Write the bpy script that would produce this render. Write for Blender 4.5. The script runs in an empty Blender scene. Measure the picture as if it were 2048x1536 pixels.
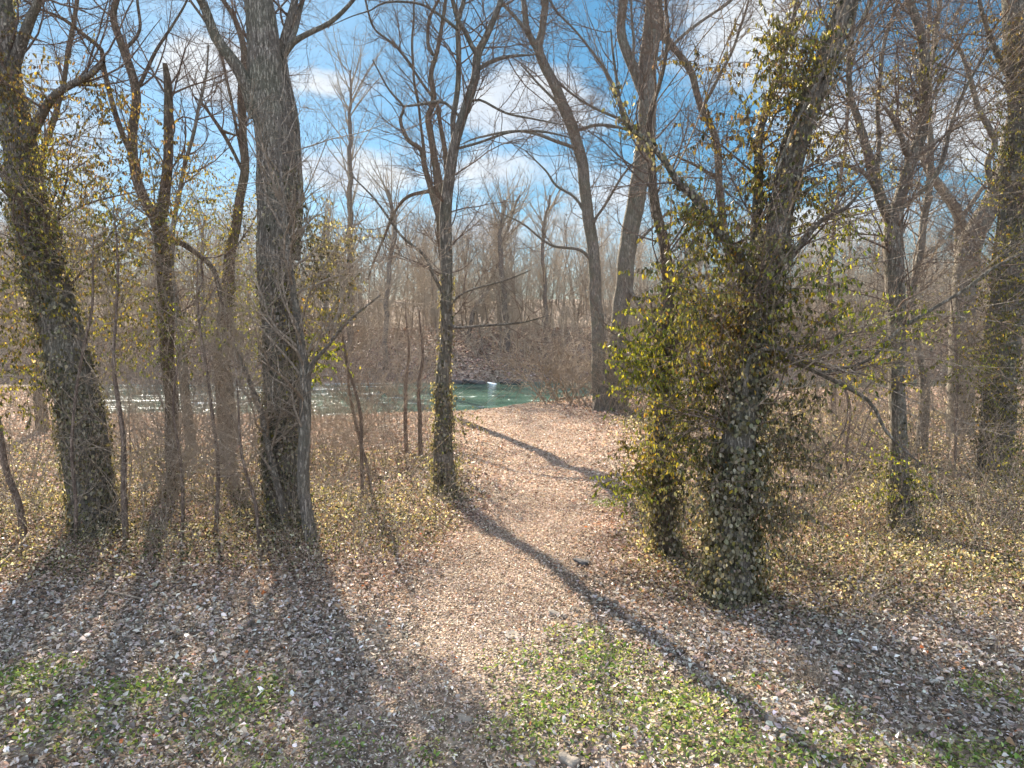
import bpy, math, random
import numpy as np
from mathutils import Vector
rs = np.random.RandomState(7)
random.seed(7)
S = bpy.context.scene
COL = S.collection
R_ = math.radians

# ------------------------------------------------------------------ camera
CAM_H = 3.3; FPX = 1409.0; PITCH = R_(4.6)          # focal length in pixels of the 2048 px wide photograph
cd = bpy.data.cameras.new('camera'); cam = bpy.data.objects.new('camera', cd); COL.objects.link(cam)
cam.location = (0, 0, CAM_H); cam.rotation_euler = (math.pi/2 - PITCH, 0, 0)
cd.sensor_width = 36.0; cd.lens = 36.0*FPX/2048.0; cd.clip_start = 0.05; cd.clip_end = 3000
S.camera = cam
S.render.resolution_x = 1024; S.render.resolution_y = 768

# ------------------------------------------------------------------ light
SUN_EL = R_(33); SUN_AZ = R_(-22.3)                 # azimuth from +Y towards +X
sd = Vector((math.sin(SUN_AZ)*math.cos(SUN_EL), math.cos(SUN_AZ)*math.cos(SUN_EL), math.sin(SUN_EL)))
sl = bpy.data.lights.new('sun', 'SUN'); sl.energy = 5.0; sl.angle = R_(0.6); sl.color = (1.0, 0.89, 0.74)
so = bpy.data.objects.new('sun', sl); COL.objects.link(so); so.rotation_euler = sd.to_track_quat('Z', 'Y').to_euler()
so.location = (-20, 40, 40)
S.view_settings.view_transform = 'Standard'; S.view_settings.look = 'None'
S.view_settings.exposure = 2.14; S.view_settings.gamma = 1.0
SKY_STR = 0.10
FILL_CLOUD = (3.4, 4.1, 5.3)  # colour of the out-of-view cloud added to fill the shadows

def raydir(px, py):
    u = (px-1024.0)/FPX; v = (768.0-py)/FPX
    return np.array([u, math.cos(PITCH)+v*math.sin(PITCH), -math.sin(PITCH)+v*math.cos(PITCH)])
def at(px, py, Y):
    d = raydir(px, py); t = Y/d[1]
    return np.array([0, 0, CAM_H]) + d*t, t
def gdist(py):
    d = raydir(1024, py); return d[1]*CAM_H/(-d[2])

class NT:
    def __init__(s, tree): s.t = tree; s.n = tree.nodes; s.l = tree.links
    def new(s, typ, **kw):
        nd = s.n.new(typ)
        for k, v in kw.items(): setattr(nd, k, v)
        return nd
    def link(s, a, b): s.l.new(a, b)
    def val(s, sock, v):
        if isinstance(v, bpy.types.NodeSocket): s.l.new(v, sock)
        else: sock.default_value = v
    def math(s, op, a, b=0.0, c=None):
        nd = s.new('ShaderNodeMath', operation=op); s.val(nd.inputs[0], a); s.val(nd.inputs[1], b)
        if c is not None: s.val(nd.inputs[2], c)
        return nd.outputs[0]
    def vmath(s, op, a, b=None):
        nd = s.new('ShaderNodeVectorMath', operation=op); s.val(nd.inputs[0], a)
        if b is not None: s.val(nd.inputs[1], b)
        return nd
    def noise(s, vec, scale, detail=4, rough=0.55, dist=0.0):
        nd = s.new('ShaderNodeTexNoise'); s.val(nd.inputs['Vector'], vec)
        nd.inputs['Scale'].default_value = scale; nd.inputs['Detail'].default_value = detail
        nd.inputs['Roughness'].default_value = rough; nd.inputs['Distortion'].default_value = dist
        return nd
    def ramp(s, fac, stops):
        nd = s.new('ShaderNodeValToRGB'); s.val(nd.inputs[0], fac); cr = nd.color_ramp
        while len(cr.elements) < len(stops): cr.elements.new(0.5)
        for e, (p, c) in zip(cr.elements, stops):
            e.position = p; e.color = (c[0], c[1], c[2], 1) if not isinstance(c, (int, float)) else (c, c, c, 1)
        return nd.outputs[0]
    def mix(s, fac, a, b, typ='MIX'):
        nd = s.new('ShaderNodeMix', data_type='RGBA', blend_type=typ); s.val(nd.inputs[0], fac)
        for k, v in ((6, a), (7, b)):
            if isinstance(v, bpy.types.NodeSocket): s.l.new(v, nd.inputs[k])
            else: nd.inputs[k].default_value = (v[0], v[1], v[2], 1)
        return nd.outputs[2]

# ------------------------------------------------------------------ world: Nishita sky with procedural clouds by direction
w = bpy.data.worlds.new('World'); S.world = w; w.use_nodes = True
T = NT(w.node_tree); T.n.clear()
sky = T.new('ShaderNodeTexSky', sky_type='NISHITA'); sky.sun_disc = False
sky.sun_elevation = SUN_EL; sky.sun_rotation = SUN_AZ; sky.altitude = 200; sky.air_density = 1.0; sky.dust_density = 0.3; sky.ozone_density = 2.5
tc = T.new('ShaderNodeTexCoord'); dirv = tc.outputs['Generated']
nz = T.noise(dirv, 5.5, 8, 0.62, 0.6)
nz2 = T.noise(T.vmath('MULTIPLY', dirv, (3.0, 3.0, 14.0)).outputs[0], 1.6, 7, 0.6, 0.5)
# clouds: (px, py, half width, half height, weight) -> directions
CL = [(1040, 215, 125, 70, 1.35), (1150, 235, 90, 45, .9), (420, 130, 110, 65, 1.2), (650, 165, 90, 32, .9), (700, 345, 125, 42, 1.25),
      (980, 330, 170, 55, .8), (1230, 385, 150, 40, .6), (1480, 60, 190, 120, .75), (1700, 230, 240, 130, .7), (1990, 240, 110, 90, 1.0),
      (400, 60, 200, 50, .3), (820, 460, 500, 60, .55), (1700, 430, 260, 60, .6), (100, 200, 160, 160, .35), (60, 420, 200, 90, .5), (-400, 200, 300, 120, .9), (2500, 200, 300, 140, .9)]
acc = None
for (px, py, hw, hh, wt) in CL:
    d = raydir(px, py); L = np.linalg.norm(d); d = d/L
    sub = T.vmath('SUBTRACT', dirv, tuple(d))
    k = L*FPX
    sc = T.vmath('MULTIPLY', sub.outputs[0], (k/hw, k/hw, k/hh))
    ln = T.vmath('LENGTH', sc.outputs[0]).outputs['Value']
    g = T.math('MULTIPLY', T.math('SUBTRACT', 1.45, ln), wt)
    g = T.math('MINIMUM', T.math('MAXIMUM', g, 0.0), 1.3*wt)
    acc = g if acc is None else T.math('MAXIMUM', acc, g)
m = T.math('ADD', acc, T.math('MULTIPLY', T.math('SUBTRACT', nz.outputs[0], 0.5), 2.4))
m = T.math('ADD', m, T.math('MULTIPLY', T.math('SUBTRACT', nz2.outputs[0], 0.5), 1.5))
mask = T.new('ShaderNodeMapRange', interpolation_type='SMOOTHSTEP')
T.link(m, mask.inputs[0]); mask.inputs[1].default_value = 0.15; mask.inputs[2].default_value = 1.0
mk = T.math('MULTIPLY', mask.outputs[0], 0.88)
sx_ = T.new('ShaderNodeSeparateColor'); T.link(sky.outputs[0], sx_.inputs[0]); cx_ = T.new('ShaderNodeCombineColor')
for ch, (k_, e_) in enumerate(((0.097, 1.38), (0.25, 1.0), (0.275, 0.98))):      # deep blue winter sky
    T.link(T.math('MULTIPLY', T.math('POWER', sx_.outputs[ch], e_), k_), cx_.inputs[ch])
skyc = cx_.outputs[0]
nz3 = T.noise(dirv, 12, 6, 0.6)
cloudc = T.ramp(nz3.outputs[0], [(0.3, (1.65, 1.85, 2.15)), (0.6, (2.35, 2.4, 2.45))])
fin = T.mix(mk, skyc, cloudc)
sxyz = T.new('ShaderNodeSeparateXYZ'); T.link(dirv, sxyz.inputs[0])                # unseen bright cloud overhead and behind, added as fill light
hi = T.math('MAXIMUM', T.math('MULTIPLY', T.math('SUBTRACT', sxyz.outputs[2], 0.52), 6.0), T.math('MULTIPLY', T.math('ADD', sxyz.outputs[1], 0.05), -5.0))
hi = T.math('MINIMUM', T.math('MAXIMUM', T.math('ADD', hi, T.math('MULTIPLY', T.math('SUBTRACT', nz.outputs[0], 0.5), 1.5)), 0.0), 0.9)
fin = T.mix(hi, fin, FILL_CLOUD)
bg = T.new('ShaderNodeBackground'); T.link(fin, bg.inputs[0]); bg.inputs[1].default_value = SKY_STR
wo = T.new('ShaderNodeOutputWorld'); T.link(bg.outputs[0], wo.inputs[0])

# ------------------------------------------------------------------ materials
def newmat(name):
    m = bpy.data.materials.new(name); m.use_nodes = True; t = NT(m.node_tree); t.n.clear()
    out = t.new('ShaderNodeOutputMaterial'); return m, t, out
def bark_mat(name, c0, c1, c2, moss=None, scale=1.0, crack=0.5):
    m, t, out = newmat(name)
    tc = t.new('ShaderNodeTexCoord'); v = tc.outputs['Object']
    st = t.vmath('MULTIPLY', v, (9*scale, 9*scale, 1.6*scale)).outputs[0]
    n1 = t.noise(st, 3.0, 8, 0.65, 0.8); n2 = t.noise(v, 2.2*scale, 5, 0.6); n3 = t.noise(v, 38, 4, 0.6)
    c = t.ramp(n1.outputs[0], [(0.30, c0), (0.50, c1), (0.68, c2)])
    vr = t.new('ShaderNodeTexVoronoi', feature='DISTANCE_TO_EDGE'); vr.inputs['Scale'].default_value = 2.6
    t.link(t.vmath('ADD', st, t.vmath('MULTIPLY', n1.outputs['Color'], (1.2, 1.2, 1.2)).outputs[0]).outputs[0], vr.inputs['Vector'])
    c = t.mix(t.ramp(vr.outputs['Distance'], [(0.0, crack), (0.10, 0.0)]), c, [x*.6 for x in c0])
    c = t.mix(t.ramp(n2.outputs[0], [(0.42, 0.0), (0.66, 0.55)]), c, moss or c1)
    c = t.mix(t.ramp(n3.outputs[0], [(0.55, 0.0), (0.75, 0.5)]), c, [min(1, x*1.5) for x in c2])
    bs = t.new('ShaderNodeBsdfPrincipled'); t.link(c, bs.inputs['Base Color']); bs.inputs['Roughness'].default_value = 0.95
    bs.inputs['Specular IOR Level'].default_value = 0.12
    bp = t.new('ShaderNodeBump'); bp.inputs['Strength'].default_value = 1.0; bp.inputs['Distance'].default_value = 0.03
    t.link(t.math('ADD', t.math('ADD', n1.outputs[0], t.math('MULTIPLY', n3.outputs[0], 0.4)), t.math('MINIMUM', t.math('MULTIPLY', vr.outputs['Distance'], 5.0), 0.9)), bp.inputs['Height']); t.link(bp.outputs[0], bs.inputs['Normal'])
    t.link(bs.outputs[0], out.inputs[0]); return m
def leaf_mat(name, trans=0.45, rough=0.5, spec=0.4, tint=(1.15, 1.1, 0.55)):
    m, t, out = newmat(name)
    a = t.new('ShaderNodeAttribute', attribute_name='col')
    bs = t.new('ShaderNodeBsdfPrincipled'); t.link(a.outputs['Color'], bs.inputs['Base Color'])
    bs.inputs['Roughness'].default_value = rough; bs.inputs['Specular IOR Level'].default_value = spec
    tr = t.new('ShaderNodeBsdfTranslucent'); t.link(t.mix(1.0, a.outputs['Color'], tint, 'MULTIPLY'), tr.inputs[0])
    mx = t.new('ShaderNodeMixShader'); mx.inputs[0].default_value = trans
    t.link(bs.outputs[0], mx.inputs[1]); t.link(tr.outputs[0], mx.inputs[2]); t.link(mx.outputs[0], out.inputs[0]); return m

BARK = bark_mat('bark_grey', (0.12, 0.098, 0.077), (0.28, 0.235, 0.187), (0.45, 0.395, 0.32), (0.20, 0.20, 0.13))
BARK_W = bark_mat('bark_warm', (0.090, 0.064, 0.047), (0.21, 0.155, 0.112), (0.35, 0.27, 0.20), (0.20, 0.18, 0.11))
BARK_P = bark_mat('bark_pale', (0.14, 0.115, 0.088), (0.27, 0.225, 0.18), (0.40, 0.345, 0.28), (0.26, 0.25, 0.18), crack=.2)
TWIG = bark_mat('twig_bark', (0.14, 0.10, 0.076), (0.28, 0.205, 0.155), (0.42, 0.325, 0.25), crack=0.0)
TWIG_P = bark_mat('twig_pale', (0.30, 0.225, 0.165), (0.50, 0.39, 0.285), (0.68, 0.56, 0.43), crack=0.0)
LEAF = leaf_mat('evergreen_leaf', 0.45, 0.5, 0.35)
DRY = leaf_mat('dry_leaf', 0.25, 0.55, 0.35, (1.1, 0.95, 0.8))
GRASS = leaf_mat('grass_blade', 0.40, 0.5, 0.3, (1.1, 1.15, 0.5))

def ground_mat(name, far=False):
    m, t, out = newmat(name)
    tc = t.new('ShaderNodeTexCoord'); v = tc.outputs['Object']
    vo = t.new('ShaderNodeTexVoronoi'); t.link(v, vo.inputs['Vector']); vo.inputs['Scale'].default_value = 9 if not far else 4
    vo2 = t.new('ShaderNodeTexVoronoi'); t.link(v, vo2.inputs['Vector']); vo2.inputs['Scale'].default_value = 23 if not far else 11
    sep = t.new('ShaderNodeSeparateColor'); t.link(vo.outputs['Color'], sep.inputs[0])
    sep2 = t.new('ShaderNodeSeparateColor'); t.link(vo2.outputs['Color'], sep2.inputs[0])
    if far:
        st = [(0.0, (0.07, 0.05, 0.038)), (0.4, (0.16, 0.115, 0.085)), (0.75, (0.26, 0.19, 0.145)), (1.0, (0.38, 0.29, 0.23))]
    else:
        st = [(0.0, (0.05, 0.036, 0.026)), (0.4, (0.15, 0.11, 0.08)), (0.75, (0.28, 0.21, 0.155)), (1.0, (0.42, 0.34, 0.26))]
    c1 = t.ramp(sep.outputs[0], st); c2 = t.ramp(sep2.outputs[0], st)
    c = t.mix(0.5, c1, c2)
    n = t.noise(v, 0.35, 5, 0.6); c = t.mix(t.ramp(n.outputs[0], [(0.4, 0.0), (0.7, 0.5)]), c, (0.12, 0.105, 0.065))
    bs = t.new('ShaderNodeBsdfPrincipled'); t.link(c, bs.inputs['Base Color']); bs.inputs['Roughness'].default_value = 0.9
    bs.inputs['Specular IOR Level'].default_value = 0.15
    bp = t.new('ShaderNodeBump'); bp.inputs['Strength'].default_value = 0.9; bp.inputs['Distance'].default_value = 0.04
    h = t.math('ADD', sep.outputs[1], t.math('MULTIPLY', vo2.outputs['Distance'], 1.2))
    t.link(h, bp.inputs['Height']); t.link(bp.outputs[0], bs.inputs['Normal'])
    t.link(bs.outputs[0], out.inputs[0]); return m
def water_mat():
    m, t, out = newmat('river_water')
    tc = t.new('ShaderNodeTexCoord'); v = tc.outputs['Object']
    sv = t.vmath('MULTIPLY', v, (0.35, 1.3, 1.0)).outputs[0]
    n1 = t.noise(sv, 2.2, 6, 0.6, 0.8); n2 = t.noise(sv, 0.35, 4, 0.55, 0.6); n3 = t.noise(t.vmath('MULTIPLY', v, (0.18, 1.1, 1)).outputs[0], 2.0, 6, 0.65, 1.2)
    sx = t.new('ShaderNodeSeparateXYZ'); t.link(v, sx.inputs[0])
    xm = t.new('ShaderNodeMapRange'); t.link(sx.outputs[0], xm.inputs[0]); xm.inputs[1].default_value = 4; xm.inputs[2].default_value = -13
    xm.inputs[3].default_value = -0.24; xm.inputs[4].default_value = -0.08
    f = t.math('ADD', t.math('ADD', n3.outputs[0], t.math('MULTIPLY', t.math('SUBTRACT', n2.outputs[0], 0.5), 0.4)), xm.outputs[0])
    foam = t.ramp(f, [(0.47, 0.0), (0.58, 0.95)])
    c = t.mix(foam, t.ramp(n2.outputs[0], [(0.35, (0.018, 0.055, 0.038)), (0.65, (0.06, 0.115, 0.08))]), (0.80, 0.82, 0.82))
    bs = t.new('ShaderNodeBsdfPrincipled'); t.link(c, bs.inputs['Base Color'])
    t.link(t.ramp(foam, [(0, 0.08), (1, 0.7)]), bs.inputs['Roughness']); bs.inputs['IOR'].default_value = 1.33
    bp = t.new('ShaderNodeBump'); bp.inputs['Strength'].default_value = 0.5; bp.inputs['Distance'].default_value = 0.10
    t.link(t.math('ADD', n1.outputs[0], foam), bp.inputs['Height']); t.link(bp.outputs[0], bs.inputs['Normal'])
    t.link(bs.outputs[0], out.inputs[0]); return m
def stone_mat(name, c0, c1):
    m, t, out = newmat(name); tc = t.new('ShaderNodeTexCoord'); v = tc.outputs['Object']
    n1 = t.noise(v, 9, 8, 0.65, 0.4); c = t.ramp(n1.outputs[0], [(0.3, c0), (0.7, c1)])
    bs = t.new('ShaderNodeBsdfPrincipled'); t.link(c, bs.inputs['Base Color']); bs.inputs['Roughness'].default_value = 0.85
    bp = t.new('ShaderNodeBump'); bp.inputs['Strength'].default_value = 0.8; bp.inputs['Distance'].default_value = 0.02
    t.link(n1.outputs[0], bp.inputs['Height']); t.link(bp.outputs[0], bs.inputs['Normal']); t.link(bs.outputs[0], out.inputs[0]); return m
GROUND = ground_mat('leafy_soil'); FARG = ground_mat('far_bank_soil', True); WATER = water_mat()
STONE_D = stone_mat('stone_dark', (0.035, 0.03, 0.027), (0.09, 0.078, 0.07)); STONE_L = stone_mat('stone_pale', (0.12, 0.10, 0.08), (0.26, 0.22, 0.17))
ICE = stone_mat('white_foam', (0.65, 0.68, 0.72), (0.85, 0.87, 0.9))

# ------------------------------------------------------------------ mesh helpers
class MB:
    def __init__(s): s.v = []; s.q = []; s.c = []; s.sm = []; s.mi = []; s.n = 0
    def add(s, V, Q, C=None, smooth=True, mi=0):
        V = np.asarray(V, float).reshape(-1, 3); Q = np.asarray(Q, np.int64).reshape(-1, 4)
        s.v.append(V); s.q.append(Q+s.n); s.n += len(V); s.sm.append(np.full(len(Q), smooth)); s.mi.append(np.full(len(Q), mi, np.int32))
        s.c.append(np.ones((len(V), 3)) if C is None else C)
    def build(s, name, mat, parent=None, origin=(0, 0, 0), col=False):
        V = np.concatenate(s.v) - np.asarray(origin); Q = np.concatenate(s.q)
        me = bpy.data.meshes.new(name); me.vertices.add(len(V)); me.vertices.foreach_set('co', V.astype(np.float32).ravel())
        me.loops.add(len(Q)*4); me.loops.foreach_set('vertex_index', Q.astype(np.int32).ravel())
        me.polygons.add(len(Q)); me.polygons.foreach_set('loop_start', np.arange(0, len(Q)*4, 4, dtype=np.int32))
        me.update(calc_edges=True)
        me.polygons.foreach_set('use_smooth', np.concatenate(s.sm))
        if col:
            a = me.attributes.new('col', 'FLOAT_COLOR', 'POINT'); C = np.concatenate(s.c)
            a.data.foreach_set('color', np.concatenate([C, np.ones((len(C), 1))], 1).astype(np.float32).ravel())
        for mt_ in (mat if isinstance(mat, (list, tuple)) else [mat]): me.materials.append(mt_)
        me.polygons.foreach_set('material_index', np.concatenate(s.mi)); me.update()
        o = bpy.data.objects.new(name, me); COL.objects.link(o)
        if parent is not None: o.parent = parent
        else: o.location = origin
        return o

def norm(a): return a/np.maximum(np.linalg.norm(a, axis=-1, keepdims=True), 1e-9)
def tubes(mb, P, R, sides=3, rough=0.0, mi=0):
    P = np.asarray(P, float); R = np.asarray(R, float)
    if P.ndim == 2: P = P[None]; R = R[None]
    N, K, _ = P.shape
    if N == 0: return
    Tn = norm(np.gradient(P, axis=1)); md = norm(P[:, -1]-P[:, 0])
    ref = np.eye(3)[np.argmin(np.abs(md), axis=1)][:, None, :]*np.ones((1, K, 1))
    u = norm(np.cross(Tn, ref)); v = np.cross(Tn, u)
    a = np.arange(sides)*2*math.pi/sides
    RR = R[:, :, None]*np.ones((1, 1, sides))
    if rough > 0:
        ph = rs.uniform(0, 6.28, (N, 1, 4)); kk = np.arange(K)[None, :, None]
        f = 0
        for j, (fa, fk) in enumerate(((2, .11), (3, -.17), (5, .23), (1, .41))):
            f = f + np.sin(fa*a[None, None, :]+fk*kk+ph[:, :, j:j+1])*(1, .8, .5, .6)[j]
        RR = RR*(1+rough*f*0.5+rs.normal(0, rough*0.35, RR.shape))
    V = P[:, :, None, :] + RR[..., None]*(np.cos(a)[None, None, :, None]*u[:, :, None, :]+np.sin(a)[None, None, :, None]*v[:, :, None, :])
    i = np.arange(K-1)[:, None]*sides; j = np.arange(sides)[None, :]; j2 = (j+1) % sides
    q = np.stack([i+j, i+j2, i+sides+j2, i+sides+j], -1).reshape(-1, 4)
    Q = (q[None]+(np.arange(N)*K*sides)[:, None, None]).reshape(-1, 4)
    mb.add(V.reshape(-1, 3), Q, mi=mi)
def resample(P, R, K):
    P = np.asarray(P, float); R = np.asarray(R, float)
    s = np.concatenate([[0], np.cumsum(np.linalg.norm(np.diff(P, axis=0), axis=1))]); t = np.linspace(0, s[-1], K)
    return np.stack([np.interp(t, s, P[:, k]) for k in range(3)], 1), np.interp(t, s, R)
def smooth_line(P, R, step=0.12, wob=0.02):
    P = np.asarray(P, float); R = np.asarray(R, float); out = []; ro = []
    n = len(P); E = np.vstack([2*P[0]-P[1], P, 2*P[-1]-P[-2]])
    for i in range(n-1):
        p0, p1, p2, p3 = E[i], E[i+1], E[i+2], E[i+3]; k = max(2, int(np.linalg.norm(p2-p1)/step))
        t = np.linspace(0, 1, k, endpoint=False)[:, None]
        out.append(0.5*((2*p1)+(-p0+p2)*t+(2*p0-5*p1+4*p2-p3)*t**2+(-p0+3*p1-3*p2+p3)*t**3)); ro.append(R[i]+(R[i+1]-R[i])*t[:, 0])
    out.append(P[-1:]); ro.append(R[-1:]); P = np.concatenate(out); R = np.concatenate(ro)
    ph = rs.uniform(0, 6.28, 6); s = np.arange(len(P))*step
    amp = wob*np.minimum(1, s/1.0)
    P[:, 0] += amp*(np.sin(s*1.9+ph[0])+.6*np.sin(s*4.3+ph[1])); P[:, 1] += amp*(np.sin(s*2.3+ph[2])+.6*np.sin(s*3.9+ph[3]))
    return P, R
def sprout(P, R, N, L=(0.5, 1.0), ang=(30, 60), rr=0.5, K=6, wig=0.15, up=0.1, tr=(0.1, 1.0), rmax=1.0, side=None, rmin=0.002, taper=0.25):
    """P (n,K0,3): parent chains; N children in all -> (N,K,3),(N,K)"""
    n, K0, _ = P.shape
    if n == 0 or N <= 0: return np.zeros((0, K, 3)), np.zeros((0, K))
    ln = np.linalg.norm(np.diff(P, axis=1), axis=2).sum(1)
    idx = rs.choice(n, N, p=ln/ln.sum()); t = rs.uniform(tr[0], tr[1], N)*(K0-1.001)
    k = t.astype(int); f = (t-k)[:, None]
    p = P[idx, k]*(1-f)+P[idx, k+1]*f; r = R[idx, k]*(1-f[:, 0])+R[idx, k+1]*f[:, 0]
    Tn = norm(P[idx, k+1]-P[idx, k]); rv = rs.normal(size=(N, 3)); pe = norm(np.cross(Tn, rv))
    if side is not None: pe = norm(pe+np.asarray(side))
    a = np.radians(rs.uniform(ang[0], ang[1], N))[:, None]; d = norm(np.cos(a)*Tn+np.sin(a)*pe)
    l = rs.uniform(L[0], L[1], N); st = (l/(K-1))[:, None]
    out = [p]; curv = rs.normal(0, wig, (N, 3))
    for i in range(K-1):
        d = norm(d+curv*0.6+rs.normal(0, wig, (N, 3))+np.array([0, 0, up])); out.append(out[-1]+d*st)
    r0 = np.clip(np.minimum(r*rr, rmax), rmin, None)[:, None]
    return np.stack(out, 1), r0*np.linspace(1, taper, K)[None]
# a leaf: folded along its midrib, tip bent
def leaves(mb, pos, dirn, nrm, size, cols, wr=0.5, fold=0.25, curl=0.15, jit=0):
    N = len(pos)
    if N == 0: return
    d = norm(dirn); n = norm(nrm - (nrm*d).sum(1, keepdims=True)*d); s = np.cross(d, n)
    size = np.broadcast_to(size, (N,))[:, None]; wr = np.broadcast_to(wr, (N,))[:, None]; fold = rs.normal(fold, 0.15, (N, 1)); curl = rs.normal(curl, 0.15, (N, 1))
    jt = lambda: rs.normal(0, jit, (N, 1)) if jit else 0
    def pt(x, y, z): return pos+size*(s*((x+jt())*wr)+d*(y+jt())+n*(z+jt()))
    V = np.stack([pt(0, 0, 0*curl), pt(0.5, 0.3, fold*0.5*wr), pt(0.42, 0.72, fold*.4*wr-curl*.4), pt(0, 1, -curl), pt(-0.42, 0.72, fold*.4*wr-curl*.4), pt(-0.5, 0.3, fold*.5*wr)], 1)
    b = (np.arange(N)*6)[:, None]
    Q = np.stack([b+np.array([0, 1, 2, 3]), b+np.array([0, 3, 4, 5])], 1)
    mb.add(V.reshape(-1, 3), Q, np.repeat(cols, 6, axis=0), smooth=False)
def pal(P, N, var=0.18):
    P = np.asarray(P, float); wts = P[:, 3]/P[:, 3].sum(); i = rs.choice(len(P), N, p=wts)
    c = P[i, :3]*np.exp(rs.normal(0, var, (N, 1)))*(1+rs.normal(0, 0.04, (N, 3))); return np.clip(c, 0.005, 0.95)
P_IVY = [(0.15, 0.135, 0.075, 4), (0.23, 0.20, 0.125, 4), (0.33, 0.285, 0.20, 3), (0.06, 0.06, 0.032, 2), (0.30, 0.25, 0.18, 1.5), (0.22, 0.20, 0.05, .6)]
P_VINE = [(0.13, 0.13, 0.04, 4), (0.20, 0.18, 0.05, 4), (0.32, 0.26, 0.05, 2.2), (0.075, 0.08, 0.035, 3), (0.40, 0.31, 0.03, 1.1), (0.32, 0.18, 0.04, .7), (0.14, 0.10, 0.06, 1.5)]
P_BRONZE = [(0.16, 0.12, 0.05, 4), (0.24, 0.17, 0.05, 3), (0.10, 0.09, 0.045, 3), (0.34, 0.22, 0.04, 1), (0.18, 0.10, 0.06, 2)]
P_BRIGHT = [(0.14, 0.16, 0.035, 4), (0.24, 0.25, 0.04, 4), (0.42, 0.36, 0.04, 2), (0.07, 0.09, 0.03, 2)]
P_LITTER = [(0.48, 0.375, 0.28, 3), (0.36, 0.26, 0.185, 4), (0.23, 0.155, 0.105, 3), (0.56, 0.48, 0.42, 2.0), (0.10, 0.07, 0.05, 3.2), (0.38, 0.24, 0.15, 1.4), (0.68, 0.62, 0.56, .4), (0.50, 0.17, 0.05, .06)]
P_PINK = [(0.60, 0.475, 0.385, 3), (0.47, 0.34, 0.265, 4), (0.30, 0.19, 0.13, 3), (0.68, 0.56, 0.45, 2), (0.13, 0.085, 0.06, 2.6)]
P_GREY = [(0.42, 0.37, 0.32, 3), (0.30, 0.25, 0.20, 3), (0.54, 0.49, 0.43, 2.4), (0.13, 0.11, 0.09, 4), (0.70, 0.67, 0.63, .5), (0.45, 0.15, 0.05, .05)]
P_COVER = [(0.15, 0.14, 0.07, 4), (0.36, 0.29, 0.19, 3), (0.05, 0.055, 0.022, 5), (0.58, 0.50, 0.36, 3.4), (0.24, 0.16, 0.09, 2), (0.30, 0.27, 0.10, .5)]
P_GRASS = [(0.11, 0.18, 0.04, 4), (0.20, 0.25, 0.075, 5), (0.30, 0.31, 0.12, 4), (0.36, 0.32, 0.17, 2)]
P_STRAW = [(0.56, 0.475, 0.385, 4), (0.43, 0.345, 0.27, 3), (0.68, 0.58, 0.47, 2), (0.25, 0.18, 0.13, 2), (0.36, 0.23, 0.16, 1.5)]

# ------------------------------------------------------------------ terrain
def vnoise(x, y, s, seed):
    r = np.random.RandomState(seed); f = 0
    for i in range(7):
        a = r.uniform(0, 6.28); k = s*r.uniform(0.6, 1.7); f = f+np.sin((x*np.cos(a)+y*np.sin(a))*k+r.uniform(0, 6.28)+1.3*np.sin((x*np.sin(a)-y*np.cos(a))*k*.7))
    return f/7*1.6
def bank_y(x):
    return np.interp(x, [-60, -26, -20, -16, -8, -3, 0, 3, 6, 12, 25, 60], [48, 40, 33, 27, 26.2, 26.8, 29.6, 32.5, 35.5, 37, 40, 48]) + 0.25*np.sin(x*1.3)
def far_y(x): return np.interp(x, [-90, -20, 0, 20, 90], [55, 57.5, 59, 61, 66])+0.5*np.sin(x*.5)
WL = -1.3
def hz(x, y):
    x = np.asarray(x, float); y = np.asarray(y, float)
    h = 0.05*vnoise(x, y, 0.9, 1)+0.03*vnoise(x, y, 2.6, 2)
    b = bank_y(x); f = far_y(x)
    d = np.clip((y-b)/2.2, 0, 1); h = h*(1-d)+d*(-2.6)
    e = y-(f-1.5); up = np.interp(e, [0, 1.5, 3, 6, 14, 30, 60, 90, 400], [-2.6, -1.3, -.2, 1.0, 2.9, 3.8, 7.5, 9.0, 11.0])+0.25*vnoise(x, y, .5, 3)+0.8*vnoise(x, y, .06, 5)*np.clip((e-20)/20, 0, 1)
    return np.where(e > 0, up, h)
def sheet(name, xs, ys, mat, zf):
    X, Y = np.meshgrid(xs, ys); Z = zf(X, Y)
    mb = MB(); nx = len(xs); ny = len(ys)
    i = np.arange(ny-1)[:, None]*nx+np.arange(nx-1)[None, :]
    mb.add(np.stack([X, Y, Z], -1).reshape(-1, 3), np.stack([i, i+1, i+nx+1, i+nx], -1).reshape(-1, 4))
    o = mb.build(name, mat); o['kind'] = 'structure'; return o
def nonlin(a, b, fine0, fine1, fs, cs):
    l = [];  v = a
    while v < b:
        l.append(v); v += fs if fine0 <= v <= fine1 else cs
    l.append(b); return np.array(l)
EDGE = 52.0
sheet('ground', nonlin(-150, 150, -22, 24, 0.22, 2.5), nonlin(-30, EDGE, 3, 42, 0.22, 1.5), GROUND, hz)
sheet('far_bank', nonlin(-260, 260, -60, 60, 1.0, 5), nonlin(EDGE, 420, 52, 100, 0.7, 8), FARG, hz)
sheet('river', np.array([-150., 0, 150]), np.array([22., 40, 70]), WATER, lambda X, Y: X*0+WL)

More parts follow.
